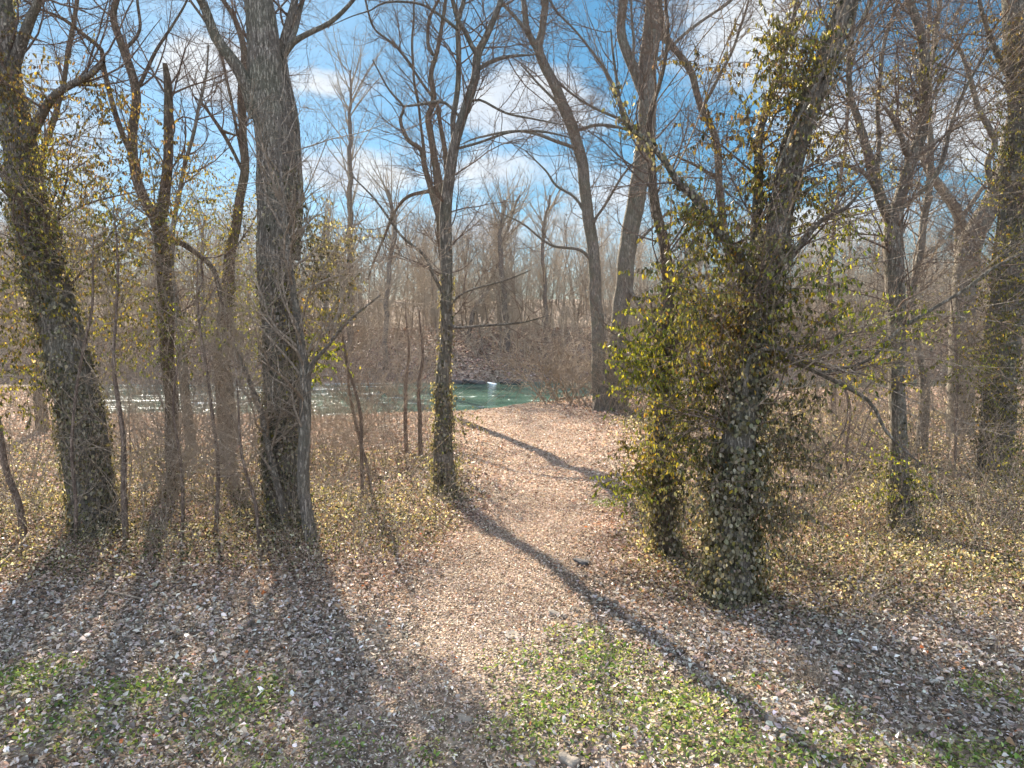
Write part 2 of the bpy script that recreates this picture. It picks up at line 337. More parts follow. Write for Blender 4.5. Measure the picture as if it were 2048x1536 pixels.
# ------------------------------------------------------------------ leaf litter and ground cover
def path_x(y): return np.interp(y, [4, 6.5, 8.5, 11, 13.5, 18, 24, 30], [-1.2, -0.6, -0.15, 0.35, 0.75, 0.9, 0.5, 0.0])
def path_w(y): return np.interp(y, [4, 8.5, 13.5, 20, 30], [1.1, 1.0, 1.0, 1.7, 3.0])
def wedge(N, y0, y1, kx=0.80, mx=1.2):
    y = np.sqrt(rs.uniform(y0*y0, y1*y1, N)); x = rs.uniform(-1, 1, N)*(kx*y+mx); return x, y
def pathness(x, y): return np.clip(1.4-np.abs(x-path_x(y))/path_w(y)+0.35*vnoise(x, y, 1.2, 11), 0, 1)
def coverness(x, y):
    c = np.clip(0.5*vnoise(x, y, 0.8, 21)+0.9, 0, 1)*np.clip((np.abs(x-path_x(y))-path_w(y)*1.15)/0.8, 0, 1)
    near = np.interp(x, [-9, -4, -1, 1, 3, 8], [8.6, 8.8, 9.5, 9.0, 7.6, 6.6])+0.5*vnoise(x, y, 1.0, 22)
    c = c*np.clip((y-near)/0.9, 0, 1)
    far = np.where(x < path_x(y), np.clip((20-y)/4, 0, 1), np.clip((30-y)/6, 0.2, 1)); return c*far
GP = []
for (px, py, rx, ry, s) in [(1150, 1340, 150, 50, .8), (1250, 1420, 220, 60, 1), (1400, 1470, 120, 45, 1), (1080, 1460, 110, 60, .7), (1750, 1500, 160, 40, .9), (1690, 1430, 60, 25, .9),
                            (50, 1360, 110, 35, .9), (300, 1380, 110, 35, .8), (470, 1400, 90, 50, 1), (330, 1470, 200, 40, .5), (150, 1440, 150, 50, .6), (2000, 1380, 90, 35, .7), (500, 1500, 70, 40, .8),
                            (1470, 1520, 200, 30, 1), (1330, 1445, 130, 40, 1.2), (1880, 1515, 200, 30, .9), (850, 1490, 60, 50, .35), (1160, 1275, 60, 18, .6), (1530, 1370, 60, 20, .7), (1220, 1010, 40, 10, .5), (650, 1500, 120, 60, .35), (1940, 1500, 100, 40, .8)]:
    Yd = gdist(py); p, _ = at(px, py, Yd); Y1 = gdist(py-ry); Y2 = gdist(min(py+ry, 1700)); GP.append((p[0], Yd, rx/FPX*Yd, max((Y1-Y2)/2, .15), s))
def grassness(x, y):
    g = np.zeros_like(x)
    for (cx, cy, rx, ry, s) in GP: g = np.maximum(g, s*np.clip(1.5-np.hypot((x-cx)/rx, (y-cy)/ry), 0, 1))
    return np.clip(g*(1.0+0.7*vnoise(x, y, 3.2, 31)+.3*vnoise(x, y, 9, 32)), 0, 1)

def frame_flat(N, tilt):
    n = norm(np.stack([rs.normal(0, tilt, N), rs.normal(0, tilt, N), np.ones(N)], 1)); a = rs.uniform(0, 6.283, N)
    return np.stack([np.cos(a), np.sin(a), rs.normal(0, 0.25*tilt/0.4, N)], 1), n
mb = MB()
for (N, y0, y1, s0, s1) in ((165000, 4.2, 13, 0.026, 0.064), (160000, 4.2, 13, 0.016, 0.036), (230000, 13, 38, 0.045, 0.095)):
    x, y = wedge(N, y0, y1); keep = (y < bank_y(x)+0.8)
    g = grassness(x, y); keep &= rs.uniform(0, 1, N) > g*0.72
    pt = pathness(x, y); keep &= rs.uniform(0, 1, N) > pt*(.6 if s1 > .05 and y1 < 20 else 0)
    x = x[keep]; y = y[keep]; pt = pt[keep]; N = len(x)
    sz = np.clip(np.exp(rs.normal(math.log((s0+s1)*.46), .38, N)), s0*.5, s1*1.1)*np.where(y < 13, 1-0.35*pt, 1-.25*pt)
    tl = (0.75-0.35*pt)[:, None]; d, n = frame_flat(N, 0.62); n = norm(np.concatenate([n[:, :2]*tl/.62, n[:, 2:]], 1)); z = hz(x, y)+rs.uniform(0.0, 0.05, N)+sz*0.12
    cols = pal(P_LITTER, N); pk = rs.uniform(0, 1, N) < np.clip((y-9.5)/4, 0, 0.9); c2 = pal(P_PINK, N); cols[pk] = c2[pk]
    gr = (rs.uniform(0, 1, N) < np.clip((9.5-y)/3+0.25*vnoise(x, y, 1.1, 41), 0, .75)); c3 = pal(P_GREY, N); cols[gr] = c3[gr]
    dark = np.exp(0.12*vnoise(x, y, 1.7, 44)); cols = np.clip(cols*dark[:, None], 0, .9)
    leaves(mb, np.stack([x, y, z], 1), d, n, sz, cols, wr=rs.uniform(0.18, 0.75, N), fold=0.5, curl=0.25, jit=.085)
N = 190000; y = np.sqrt(rs.uniform(4.2**2, 31**2, N)); x = path_x(y)+rs.normal(0, .55, N)*path_w(y); z = hz(x, y)+rs.uniform(.005, .03, N)+.01; k = y < bank_y(x)+.3; x, y, z = x[k], y[k], z[k]; N = len(x)
d, n = frame_flat(N, .35); leaves(mb, np.stack([x, y, z], 1), d, n, rs.uniform(.015, .04, N)*np.where(y > 14, 1.5, 1), pal(P_STRAW, N, .22), wr=rs.uniform(.12, .5, N), fold=.3, curl=.2, jit=.1)
o = mb.build('leaf_litter', DRY, col=True); o['kind'] = 'stuff'; o['label'] = 'dry brown and pale fallen leaves covering the ground'; o['category'] = 'leaf litter'
mb = MB()
for (N, y0, y1, s0, s1) in ((100000, 6.0, 14, 0.03, 0.055), (120000, 14, 34, 0.045, 0.08)):
    x, y = wedge(N, y0, y1); c = coverness(x, y); keep = rs.uniform(0, 1, N) < c; x = x[keep]; y = y[keep]; c = c[keep]; N = len(x)
    h = rs.uniform(0.02, 1, N)**1.6*0.42*c*np.clip(.9+1.1*vnoise(x, y, 1.9, 51), .15, 2); z = hz(x, y)+0.02+np.abs(h)
    d = norm(np.stack([rs.normal(0, .6, N), rs.normal(0, .6, N), rs.normal(.1, .6, N)], 1)); n = norm(np.stack([rs.normal(0, .6, N), rs.normal(0, .6, N), np.ones(N)*.8], 1))
    leaves(mb, np.stack([x, y, z], 1), d, n, rs.uniform(s0, s1, N), pal(P_COVER, N, .25), wr=0.6, fold=0.2, curl=0.1)
o = mb.build('creeper_ground_cover', LEAF, col=True); o['kind'] = 'stuff'; o['label'] = 'olive and brown creeper leaves carpeting the woodland floor'; o['category'] = 'ground cover'
mb = MB()
N = 420000; x, y = wedge(N, 4.2, 15); g = grassness(x, y); keep = rs.uniform(0, 1, N) < g*0.85; x = x[keep]; y = y[keep]; N = len(x)
z = hz(x, y); z = z+rs.uniform(0, .04, N); d = norm(np.stack([rs.normal(0, .8, N), rs.normal(0, .8, N), np.ones(N)*.6], 1)); n = norm(rs.normal(size=(N, 3))+np.array([0, 0, .9]))
leaves(mb, np.stack([x, y, z], 1), d, n, rs.uniform(.018, .05, N), pal(P_GRASS, N, .25), wr=rs.uniform(.15, .8, N), fold=.2, curl=.3)
o = mb.build('grass', GRASS, col=True); o['kind'] = 'stuff'; o['label'] = 'patchy short green grass and weeds among the leaves'; o['category'] = 'grass'

# ------------------------------------------------------------------ trees
def empty(name, loc, label, cat, group=None):
    o = bpy.data.objects.new(name, None); COL.objects.link(o); o.location = loc; o.empty_display_size = 0.3
    o['label'] = label; o['category'] = cat
    if group: o['group'] = group
    return o
def stem3d(pts, Y0, Y1=None, ext=True, step=0.12, flare=False, wob=0.02):
    pts = list(pts); n = len(pts); P = []; R = []
    for i, (px, py, wd) in enumerate(pts):
        Y = Y0 if Y1 is None else Y0+(Y1-Y0)*i/(n-1)
        p, t = at(px, py, Y); P.append(p); R.append(wd/2.0/FPX*t)
    if flare:
        z0 = float(hz(P[0][0], P[0][1])); P[0][2] = z0
        P.insert(1, P[0]*.93+P[1]*.07); R.insert(1, R[0]*.97); R[0] *= 1.42
        P.insert(0, P[0]-np.array([0, 0, .35])); R.insert(0, R[0]*1.15)
    if ext and pts[-1][1] < 60:
        d = P[-1]-P[-2]; d = d/np.linalg.norm(d); r = R[-1]; d = d*np.array([.75, 1, 1])+np.array([0, rs.normal(0, .08), .15]); L = 1.5+16*r
        p = P[-1]
        for k in range(4):
            d = d/np.linalg.norm(d)+rs.normal(0, .07, 3); p = p+d*L/4; P.append(p); R.append(r*(1-.21*(k+1)))
    elif ext:
        R[-1] *= 0.6
    return smooth_line(P, R, step, wob)
TWN = 1.9
def grow_twigs(chains, n1, spec=None, rmax1=0.022, L1=(0.8, 2.6), k2=6, k3=5, up=0.10, tr=(.15, 1), scale=1.0, ang1=(35, 75), side=None, wig=.13):
    A = [resample(P, R, 24) for P, R in chains]
    P = np.stack([a[0] for a in A]); R = np.stack([a[1] for a in A])
    n1 = int(n1*TWN)
    B1 = sprout(P, R, n1, (L1[0]*scale, L1[1]*scale), ang1, 0.40, 9, wig, up, tr, rmax1, side, 0.006*scale)
    B2 = sprout(B1[0], B1[1], n1*k2, (0.3*scale, 1.1*scale), (25, 60), 0.6, 6, .14, up*.6, (.15, 1), .008*scale, None, 0.0032*scale)
    B3 = sprout(B2[0], B2[1], n1*k2*k3, (0.10*scale, 0.40*scale), (25, 65), 0.7, 4, .12, .03, (.1, 1), .004*scale, None, 0.0022*scale, .6)
    return B1, B2, B3
def twig_mesh(name, Bs, mat, parent, origin, buds=True):
    mb = MB()
    for (P, R), sd in zip(Bs, (5, 4, 3)): tubes(mb, P, R, sd)
    if buds:
        P, R = Bs[-1]; n = len(P); sel = rs.uniform(size=n) < .75; e = P[sel, -1]; N = len(e)
        dd = norm(P[sel, -1]-P[sel, -2]); a = 0.012
        u = norm(np.cross(dd, rs.normal(size=(N, 3)))); v = np.cross(dd, u)
        V = np.stack([e-dd*a*.4, e+u*a*.5+dd*a*.6, e+dd*a*1.8, e-u*a*.5+dd*a*.6, e-dd*a*.4, e+v*a*.5+dd*a*.6, e+dd*a*1.8, e-v*a*.5+dd*a*.6], 1)
        b = (np.arange(N)*8)[:, None]; Q = np.stack([b+np.arange(4), b+4+np.arange(4)], 1)
        mb.add(V.reshape(-1, 3), Q)
    return mb.build(name, mat, parent, origin)
def ivy_on(mb, chain, s0, s1, dens, thick, size=(0.036, 0.07), palette=P_IVY, lump=0.35):
    P, R = chain; zz = P[:, 2]; m = (zz >= s0) & (zz <= s1)
    if m.sum() < 3: return
    P = P[m]; R = R[m]; L = np.linalg.norm(np.diff(P, axis=0), axis=1).sum()
    N = int(1.5*dens*L*2*math.pi*(R.mean()+thick*.5)); t = rs.uniform(0, len(P)-1.001, N); k = t.astype(int); f = (t-k)[:, None]
    Tn = norm(P[k+1]-P[k]); a = rs.uniform(0, 6.283, N); ph = rs.uniform(0, 6.28, 3)
    w_ = 1+lump*(np.sin(2*a+t*.16+ph[0])+np.sin(3*a-t*.27+ph[1]))*.7
    keep = rs.uniform(0, 1.1, N) < w_; u = norm(np.cross(Tn, [0, 1, 0.01])); v = np.cross(Tn, u)
    o = np.cos(a)[:, None]*u+np.sin(a)[:, None]*v
    rad = (R[k]+np.abs(rs.normal(0, thick, N))*np.clip(w_, .2, 2)+.01)
    p = P[k]*(1-f)+P[k+1]*f+o*rad[:, None]
    d = norm(np.stack([rs.normal(0, .35, N), rs.normal(0, .35, N), -np.ones(N)], 1)+o*rs.uniform(.0, .6, N)[:, None]); n = norm(o+rs.normal(0, .35, (N, 3)))
    p, d, n = p[keep], d[keep], n[keep]; N = len(p)
    leaves(mb, p, d, n, rs.uniform(size[0], size[1], N), pal(palette, N, .28), wr=.72, fold=.15, curl=.15)
SPN = 1.15
def spray(lb, px, py, rx, ry, Y, n, palette=P_VINE, size=(.038, .072), depth=.8, lpt=20, L=(.6, 1.5)):
    """hanging vine sprays round a point of the tree: thin arching twigs strung with drooping leaves"""
    c, t = at(px, py, Y); ax = 1.3*rx/FPX*t; az = 1.2*ry/FPX*t
    q = norm(rs.normal(size=(n, 3)))*(rs.uniform(0, 1, (n, 1))**.5)
    p = c+q*np.array([ax, max(depth*ax, .25), az]); d = norm(rs.normal(size=(n, 3))*np.array([1, 1, .35])+q*.5); K = 7
    l = rs.uniform(L[0], L[1], n)*min(1, .5+ax*.4); p = p-d*(l*.4)[:, None]
    out = [p]
    for i in range(K-1):
        d = norm(d+rs.normal(0, .16, (n, 3))+np.array([0, 0, -.07])); out.append(out[-1]+d*(l/(K-1))[:, None])
    P = np.stack(out, 1); tubes(lb, P, np.full((n, K), .0035)*np.linspace(1.3, .6, K), 3, mi=1)
    N = n*lpt; idx = rs.randint(0, n, N); tt = rs.uniform(0, K-1.001, N); k = tt.astype(int); f = (tt-k)[:, None]
    e = P[idx, k]*(1-f)+P[idx, k+1]*f
    dd = norm(np.stack([rs.normal(0, .35, N), rs.normal(0, .35, N), -np.ones(N)], 1)); nn = norm(rs.normal(size=(N, 3))*np.array([1, 1, .3]))
    leaves(lb, e, dd, nn, rs.uniform(size[0], size[1], N), pal(palette, N, .3), wr=.45, fold=.3, curl=.15)

TREES = {}
def tree(name, label, base_py, stems, bark=BARK, n1=26, ivy=None, sprays=None, Y=None, group=None, twig=TWIG, sides=14, L1=(.8, 2.6), k2=7, k3=6, tr=(.3, 1), up=.1, rough=.05, scale=1.0, flare=True, cat='tree', leafname='ivy', limbname='limb', wob=.02, rmax1=.022, canes=0):
    """stems[0] is the trunk; every other entry (points, depth at its tip relative to the trunk) is a limb"""
    if Y is None: Y = gdist(base_py)
    tp = stems[0]; p0, _ = at(tp[0][0], tp[0][1], Y); org = np.array([p0[0], p0[1], float(hz(p0[0], p0[1]))])
    root = empty(name, org, label, cat, group)
    ch = [stem3d(tp, Y, Y, flare=flare, wob=wob)]
    mb = MB(); tubes(mb, *ch[0], sides, rough); mb.build('trunk', bark, root, org)
    for (pts, dy0, dy1) in stems[1:]:
        c = stem3d(pts, Y+dy0, Y+dy1, wob=wob); ch.append(c); mb = MB(); tubes(mb, *c, max(6, sides-4), rough); mb.build(limbname, bark, root, org)
    if n1:
        Bs = grow_twigs(ch, n1, L1=L1, k2=k2, k3=k3, tr=tr, up=up, scale=scale, rmax1=rmax1); twig_mesh('twig_crown', Bs, twig, root, org)
    if canes:
        A = [resample(P, R, 24) for P, R in ch]; P = np.stack([a[0][4:] for a in A]); R = np.stack([a[1][4:] for a in A])
        C1 = sprout(P, R, canes, (1.4, 3.4), (40, 80), .3, 12, .06, .01, (.0, .6), .011, (.9, -.3, .15), .006); C2 = sprout(*C1, canes*7, (.3, 1.3), (20, 50), .6, 7, .09, .02, (.1, 1), .006, None, .003); C3 = sprout(*C2, canes*24, (.1, .5), (25, 55), .7, 4, .1, 0, (.1, 1), .003, None, .002)
        twig_mesh('canes', (C1, C2, C3), TWIG_P, root, org)
    if ivy:
        mb = MB()
        for (i, z0, z1, dens, th) in ivy: ivy_on(mb, ch[i], z0, z1, dens, th)
        mb.build(leafname, LEAF, root, org, col=True)
    if sprays:
        for s in sprays:
            px, py, rx, ry, dy, n = s[:6]; pl = s[6] if len(s) > 6 else P_VINE
            lb = MB(); spray(lb, px, py, rx, ry, Y+dy, int(n*SPN), pl); lb.build('vine', [LEAF, TWIG], root, org, col=True)
    TREES[label] = root
    return root, ch

# --- big leaning ivy tree at the left edge
tree('ivy_clad_tree', 'massive leaning trunk wrapped in dark ivy, nearest the left edge', 1065,
     [[(195, 1065, 90), (172, 900, 84), (150, 780, 80), (122, 650, 78), (92, 540, 76), (58, 400, 72), (34, 270, 60), (22, 170, 48), (18, 100, 36), (10, 0, 30)],
      ([(22, 150, 26), (42, 90, 22), (62, 30, 18), (72, 0, 16)], 0, -.3), ([(40, 330, 26), (70, 250, 20), (110, 190, 15), (180, 150, 12), (210, 125, 9)], 0, -1.2),
      ([(10, 230, 20), (-40, 120, 16), (-70, 0, 14)], 0, .5), ([(60, 450, 20), (0, 340, 16), (-80, 280, 12)], 0, .4)],
     n1=30, ivy=[(0, 0, 3.0, 420, .05), (0, 3.0, 5.5, 320, .05), (0, 5.5, 8.5, 120, .05)],
     sprays=[(150, 200, 110, 90, -.6, 34, P_BRONZE), (250, 300, 110, 60, -.8, 30, P_BRONZE), (110, 380, 100, 80, -.5, 44, P_VINE), (60, 520, 90, 110, -.4, 60, P_VINE), (20, 640, 50, 130, -.3, 50, P_VINE),
              (20, 180, 40, 130, -.3, 40, P_BRONZE), (190, 480, 90, 70, -.5, 36, P_VINE), (40, 330, 60, 100, -.6, 44, P_VINE), (230, 200, 80, 40, -.3, 14, P_BRONZE), (70, 760, 80, 80, -.3, 30)])
# --- twin-stemmed tree behind it
tree('bare_tree', 'bare tree with bowed stems and one snapped top, between the two thickest left trunks', 1000,
     [[(345, 1000, 26), (342, 876, 26), (341, 773, 26), (336, 671, 27), (326, 534, 29), (318, 450, 30), (300, 415, 20), (272, 345, 18), (263, 273, 17), (270, 188, 17), (247, 96, 15), (229, 34, 13), (236, -10, 12)],
      ([(318, 455, 24), (328, 410, 23), (335, 325, 19), (337, 239, 18), (333, 171, 16), (328, 126, 15)], 0, -.2),
      ([(272, 330, 12), (246, 267, 11), (219, 178, 10), (205, 126, 10), (202, 99, 9), (171, 72, 8), (126, 38, 7), (68, 14, 5)], 0, -.8),
      ([(268, 190, 8), (300, 130, 7), (340, 60, 5), (370, 10, 4)], 0, .6), ([(318, 470, 12), (370, 490, 11), (424, 534, 10), (441, 585, 9), (458, 670, 8)], 0, -.3),
      ([(250, 100, 7), (280, 60, 6), (276, 0, 5)], 0, .4)], bark=BARK_W, n1=34, Y=14.2,
     sprays=[(280, 560, 90, 110, -.6, 46, P_VINE), (330, 350, 50, 60, -.3, 14, P_BRONZE), (340, 430, 60, 50, -.5, 24, P_VINE), (350, 660, 70, 60, -.8, 24, P_BRIGHT), (240, 430, 90, 50, -.6, 34, P_BRONZE), (200, 520, 60, 90, -.9, 50, P_VINE), (230, 640, 80, 70, -.9, 50, P_VINE), (300, 720, 70, 40, -.9, 18, P_BRIGHT), (180, 360, 60, 60, -.9, 30, P_BRONZE), (270, 500, 60, 40, 0, 26, P_VINE)])
tree('slender_tree', 'slender dark leaning tree rooted just right of the two-stemmed bare tree', 900,
     [[(384, 900, 22), (379, 855, 20), (370, 780, 18), (362, 705, 16), (352, 600, 14), (343, 520, 11), (350, 420, 9), (380, 300, 7), (400, 200, 6), (420, 90, 5)]], bark=BARK, n1=22)
# --- tree right behind the ivy pillar (left side)
tree('vine_hung_tree', 'tree hung with yellow green vine leaves just left of the thick ivy pillar', 888,
     [[(458, 888, 42), (450, 800, 36), (446, 720, 33), (448, 640, 28), (458, 540, 22), (475, 430, 18), (488, 330, 17), (484, 200, 15), (487, 108, 13), (470, 40, 10), (440, -10, 8)],
      ([(484, 340, 7), (460, 290, 7), (445, 262, 8), (410, 215, 5), (385, 190, 4)], 0, -.5), ([(445, 262, 7), (475, 272, 5)], -.5, -.2),
      ([(487, 330, 6), (450, 140, 6), (420, 60, 5), (380, 0, 5)], 0, .5)], bark=BARK_W, n1=28,
     sprays=[(440, 410, 75, 75, -.5, 75, P_VINE), (450, 500, 80, 60, -.6, 55, P_VINE), (495, 600, 30, 100, -.6, 55, P_BRIGHT), (420, 600, 60, 70, -.6, 30, P_VINE), (505, 700, 22, 60, -.8, 18, P_BRIGHT), (410, 650, 60, 20, -2, 10, P_BRIGHT), (390, 350, 60, 50, -.3, 22, P_BRONZE)])
# --- thick ivy pillar
tree('ivy_pillar_tree', 'thickest straight grey trunk with ivy on its lower half, forking near the top', 1045,
     [[(574, 1045, 80), (567, 900, 76), (560, 750, 72), (556, 600, 70), (552, 450, 72), (546, 300, 70), (539, 200, 74), (530, 100, 64), (518, 0, 56), (510, -80, 50)],
      ([(590, 520, 24), (594, 400, 25), (590, 300, 24), (582, 235, 22), (574, 190, 22), (566, 140, 24), (570, 90, 18), (585, 25, 14), (592, -5, 13)], .22, .25),
      ([(512, 235, 28), (492, 172, 26), (470, 128, 24), (430, 75, 20), (407, 17, 17), (396, -5, 16)], -.1, -.6),
      ([(568, 110, 15), (585, 85, 13), (612, 68, 11), (662, 44, 9), (700, 10, 8), (720, -20, 7)], .2, -.3),
      ([(575, 95, 13), (590, 60, 11), (600, 20, 10), (608, -10, 9)], .2, .5)],
     n1=34, rough=.045, sides=20, ivy=[(0, 0, 2.3, 400, .045), (0, 2.3, 4.4, 200, .035), (0, 4.4, 6.0, 60, .02), (1, 4.0, 6, 30, .02)], tr=(.55, 1),
     sprays=[(640, 520, 40, 70, -.2, 50, P_IVY), (650, 620, 50, 80, -.2, 50, P_VINE), (625, 700, 30, 60, -.3, 22, P_BRIGHT), (680, 480, 40, 40, .2, 16, P_IVY), (610, 440, 30, 50, -.4, 18, P_IVY)])
tree('slim_pale_tree', 'slim pale smooth stem climbing directly in front of the thickest ivy trunk', 1088,
     [[(622, 1088, 30), (613, 1010, 25), (609, 900, 24), (611, 760, 22), (600, 700, 17), (591, 640, 15), (583, 540, 13), (572, 440, 10), (560, 320, 8), (552, 200, 6)],
      ([(611, 765, 12), (628, 725, 9), (660, 690, 7), (700, 640, 6), (760, 590, 4)], 0, -.6)], bark=BARK_P, n1=24, twig=TWIG_P, rough=.03)
tree('leaning_sapling', 'thin stem leaning left against the foot of the thickest ivy trunk', 1060,
     [[(574, 1052, 17), (560, 1000, 15), (548, 950, 14), (535, 880, 13), (524, 825, 12), (508, 785, 11), (492, 740, 7), (470, 690, 5)]], bark=BARK_P, n1=10, twig=TWIG_P, L1=(.6, 1.6), cat='sapling')
# --- centre tree
tree('forked_tree', 'central ivy footed tree dividing into a Y fork beside the path', 985,
     [[(888, 985, 48), (886, 900, 40), (886, 800, 30), (891, 700, 25), (892, 600, 23), (892, 478, 24), (897, 380, 22), (905, 310, 21), (920, 250, 19), (934, 200, 19), (950, 150, 17), (957, 108, 17), (975, 72, 14), (990, 35, 12), (1003, 0, 11)],
      ([(957, 112, 12), (944, 92, 10), (930, 62, 10), (914, 38, 9), (902, 0, 8)], 0, -.3),
      ([(902, 330, 12), (908, 284, 11), (907, 239, 11), (912, 188, 11), (916, 103, 11), (917, 40, 10), (928, 0, 9)], 0, .5),
      ([(957, 138, 9), (985, 122, 8), (1020, 113, 7), (1068, 109, 5)], 0, .8), ([(932, 205, 6), (960, 200, 5), (1010, 226, 5), (1070, 238, 4), (1130, 250, 3)], 0, -.5),
      ([(925, 240, 6), (890, 205, 6), (860, 205, 6), (810, 212, 4), (790, 205, 3)], 0, -.4), ([(905, 300, 6), (960, 285, 5), (1020, 265, 5), (1080, 262, 5), (1140, 275, 4)], 0, .6),
      ([(892, 600, 7), (870, 555, 7), (850, 510, 6), (800, 470, 5), (750, 400, 4), (700, 350, 4)], 0, -1), ([(889, 640, 7), (910, 655, 6), (960, 652, 5), (1040, 645, 4), (1100, 630, 3)], 0, -.7),
      ([(916, 60, 7), (880, 30, 6), (840, 8, 5), (770, 5, 4), (740, 20, 3)], 0, .3), ([(888, 640, 5), (920, 590, 4), (1010, 560, 4), (1060, 540, 3)], 0, -1)],
     n1=60, ivy=[(0, 0, .8, 620, .06), (0, .8, 2.3, 420, .04), (0, 2.3, 4.4, 140, .02)], rmax1=.016, sides=14,
     sprays=[(920, 830, 22, 40, -.1, 12, P_IVY)])
tree('multi_stem_tree', 'tall tree with several slim wavy stems close behind the Y forked tree', 832,
     [[(893, 832, 26), (890, 700, 22), (890, 560, 22), (884, 450, 22), (876, 380, 20), (870, 320, 14), (862, 270, 13), (858, 235, 13), (866, 200, 11), (862, 150, 10), (872, 112, 9), (884, 60, 8), (890, 0, 7)],
      ([(886, 460, 14), (868, 400, 13), (852, 340, 11), (843, 300, 10), (815, 280, 8), (800, 240, 7), (806, 215, 5), (780, 180, 4), (745, 120, 4)], 0, -.4),
      ([(894, 460, 14), (898, 400, 12), (893, 330, 11), (885, 265, 9), (874, 215, 8), (862, 190, 7)], 0, .5), ([(866, 110, 7), (856, 85, 7), (860, 40, 6), (880, -10, 5)], 0, .4),
      ([(848, 310, 6), (838, 220, 5), (824, 110, 5), (828, 20, 4), (832, -10, 4)], 0, .7), ([(862, 190, 6), (840, 160, 5), (800, 100, 5), (750, 60, 4), (735, 20, 4)], 0, -.6),
      ([(870, 380, 8), (820, 392, 7), (790, 420, 6), (770, 470, 6), (735, 560, 5)], .3, 1)], n1=70, bark=BARK_W, rmax1=.02, scale=1.2)
# --- pair beyond the path
tree('leaning_tree', 'left one of the pair of bare trunks beyond the path, curving to the left', 822,
     [[(1208, 822, 46), (1200, 760, 32), (1196, 690, 27), (1192, 600, 25), (1187, 513, 25), (1174, 410, 23), (1160, 308, 22), (1136, 232, 23), (1108, 171, 21), (1088, 130, 20), (1077, 96, 18), (1086, 60, 14), (1090, 0, 13)],
      ([(1076, 100, 13), (1056, 61, 12), (1050, 20, 11), (1048, -5, 10)], 0, .5), ([(1058, 66, 9), (1030, 35, 7), (1008, 7, 6)], 0, .8),
      ([(1160, 300, 8), (1120, 285, 7), (1040, 262, 5), (960, 275, 4), (920, 290, 3)], 0, -1), ([(1190, 530, 8), (1160, 500, 6), (1100, 490, 5), (1050, 450, 4), (1000, 425, 3)], 0, -1.2),
      ([(1150, 262, 7), (1200, 250, 6), (1260, 262, 5), (1300, 300, 4)], 0, .7), ([(1132, 225, 6), (1090, 180, 5), (1060, 150, 4), (1040, 130, 3)], 0, .6),
      ([(1172, 430, 7), (1150, 395, 5), (1110, 370, 5), (1090, 340, 4), (1050, 300, 3)], 0, .5), ([(1188, 440, 6), (1210, 410, 5), (1240, 360, 5), (1290, 300, 4)], 0, -.8)],
     n1=60, scale=1.25, rmax1=.02)
tree('straight_tree', 'right one of the pair of bare trunks beyond the path, thicker and pale', 818,
     [[(1232, 818, 52), (1232, 740, 44), (1236, 680, 36), (1244, 600, 35), (1256, 495, 34), (1270, 410, 35), (1287, 307, 35), (1295, 205, 36), (1297, 120, 36), (1305, 34, 34), (1308, -10, 32)],
      ([(1285, 180, 22), (1272, 145, 21), (1256, 110, 19), (1241, 51, 18), (1247, 0, 17), (1250, -20, 16)], 0, -.5),
      ([(1318, 66, 14), (1346, 95, 12), (1380, 145, 11), (1402, 210, 10)], 0, 1),
      ([(1300, 300, 10), (1270, 265, 9), (1250, 225, 8), (1225, 170, 7), (1190, 110, 5), (1150, 60, 4), (1110, 20, 4)], 0, -.8),
      ([(1250, 560, 10), (1265, 590, 9), (1300, 640, 7)], 0, -.5), ([(1285, 260, 8), (1230, 235, 6), (1170, 205, 5), (1100, 150, 4), (1070, 110, 3)], 0, -1),
      ([(1315, 120, 7), (1380, 60, 6), (1450, 10, 5), (1480, -20, 4)], 0, -.6), ([(1290, 220, 7), (1270, 150, 6), (1265, 60, 5), (1262, 0, 4)], -.3, -.6), ([(1255, 500, 7), (1290, 470, 6), (1340, 420, 5)], 0, -.7)],
     n1=64, bark=BARK, scale=1.25, sides=18, rmax1=.02)
tree('slim_tree', 'slim brown wavy stem between the pale thick trunk and the great ivy tree', 860,
     [[(1462, 860, 22), (1468, 700, 20), (1462, 560, 18), (1447, 440, 16), (1437, 359, 15), (1430, 273, 14), (1403, 212, 13), (1382, 147, 13), (1350, 99, 12), (1328, 60, 11), (1320, -5, 10)],
      ([(1437, 359, 7), (1390, 330, 6), (1350, 310, 5)], 0, -.4), ([(1405, 215, 7), (1440, 150, 6), (1480, 60, 5), (1500, -10, 4)], 0, .4)], bark=BARK_W, n1=44, rmax1=.018, ivy=[(0, 0, 2.2, 260, .05)], L1=(.8, 2.2))
tree('ivy_skirted_tree', 'shorter ivy skirted stem left of the great ivy tree on the right', 1105,
     [[(1335, 1105, 46), (1322, 1000, 38), (1326, 870, 34), (1332, 760, 30), (1336, 640, 26), (1326, 500, 21), (1312, 410, 19), (1306, 340, 17), (1300, 250, 11), (1325, 150, 8), (1332, 60, 7), (1328, -5, 6)]],
     bark=BARK_W, n1=24, ivy=[(0, 0, 1.6, 800, .09), (0, 1.6, 3.4, 480, .06)],
     sprays=[(1290, 700, 60, 60, -.3, 70, P_BRIGHT), (1300, 770, 55, 40, -.3, 30, P_BRIGHT), (1300, 930, 60, 60, -.2, 48, P_VINE), (1270, 960, 45, 30, -.2, 20, P_BRIGHT), (1330, 1000, 45, 70, -.1, 40, P_IVY), (1345, 850, 40, 70, 0, 40, P_VINE), (1370, 620, 90, 80, -.2, 66, P_BRIGHT)], rmax1=.015, L1=(.6, 1.8), canes=12)
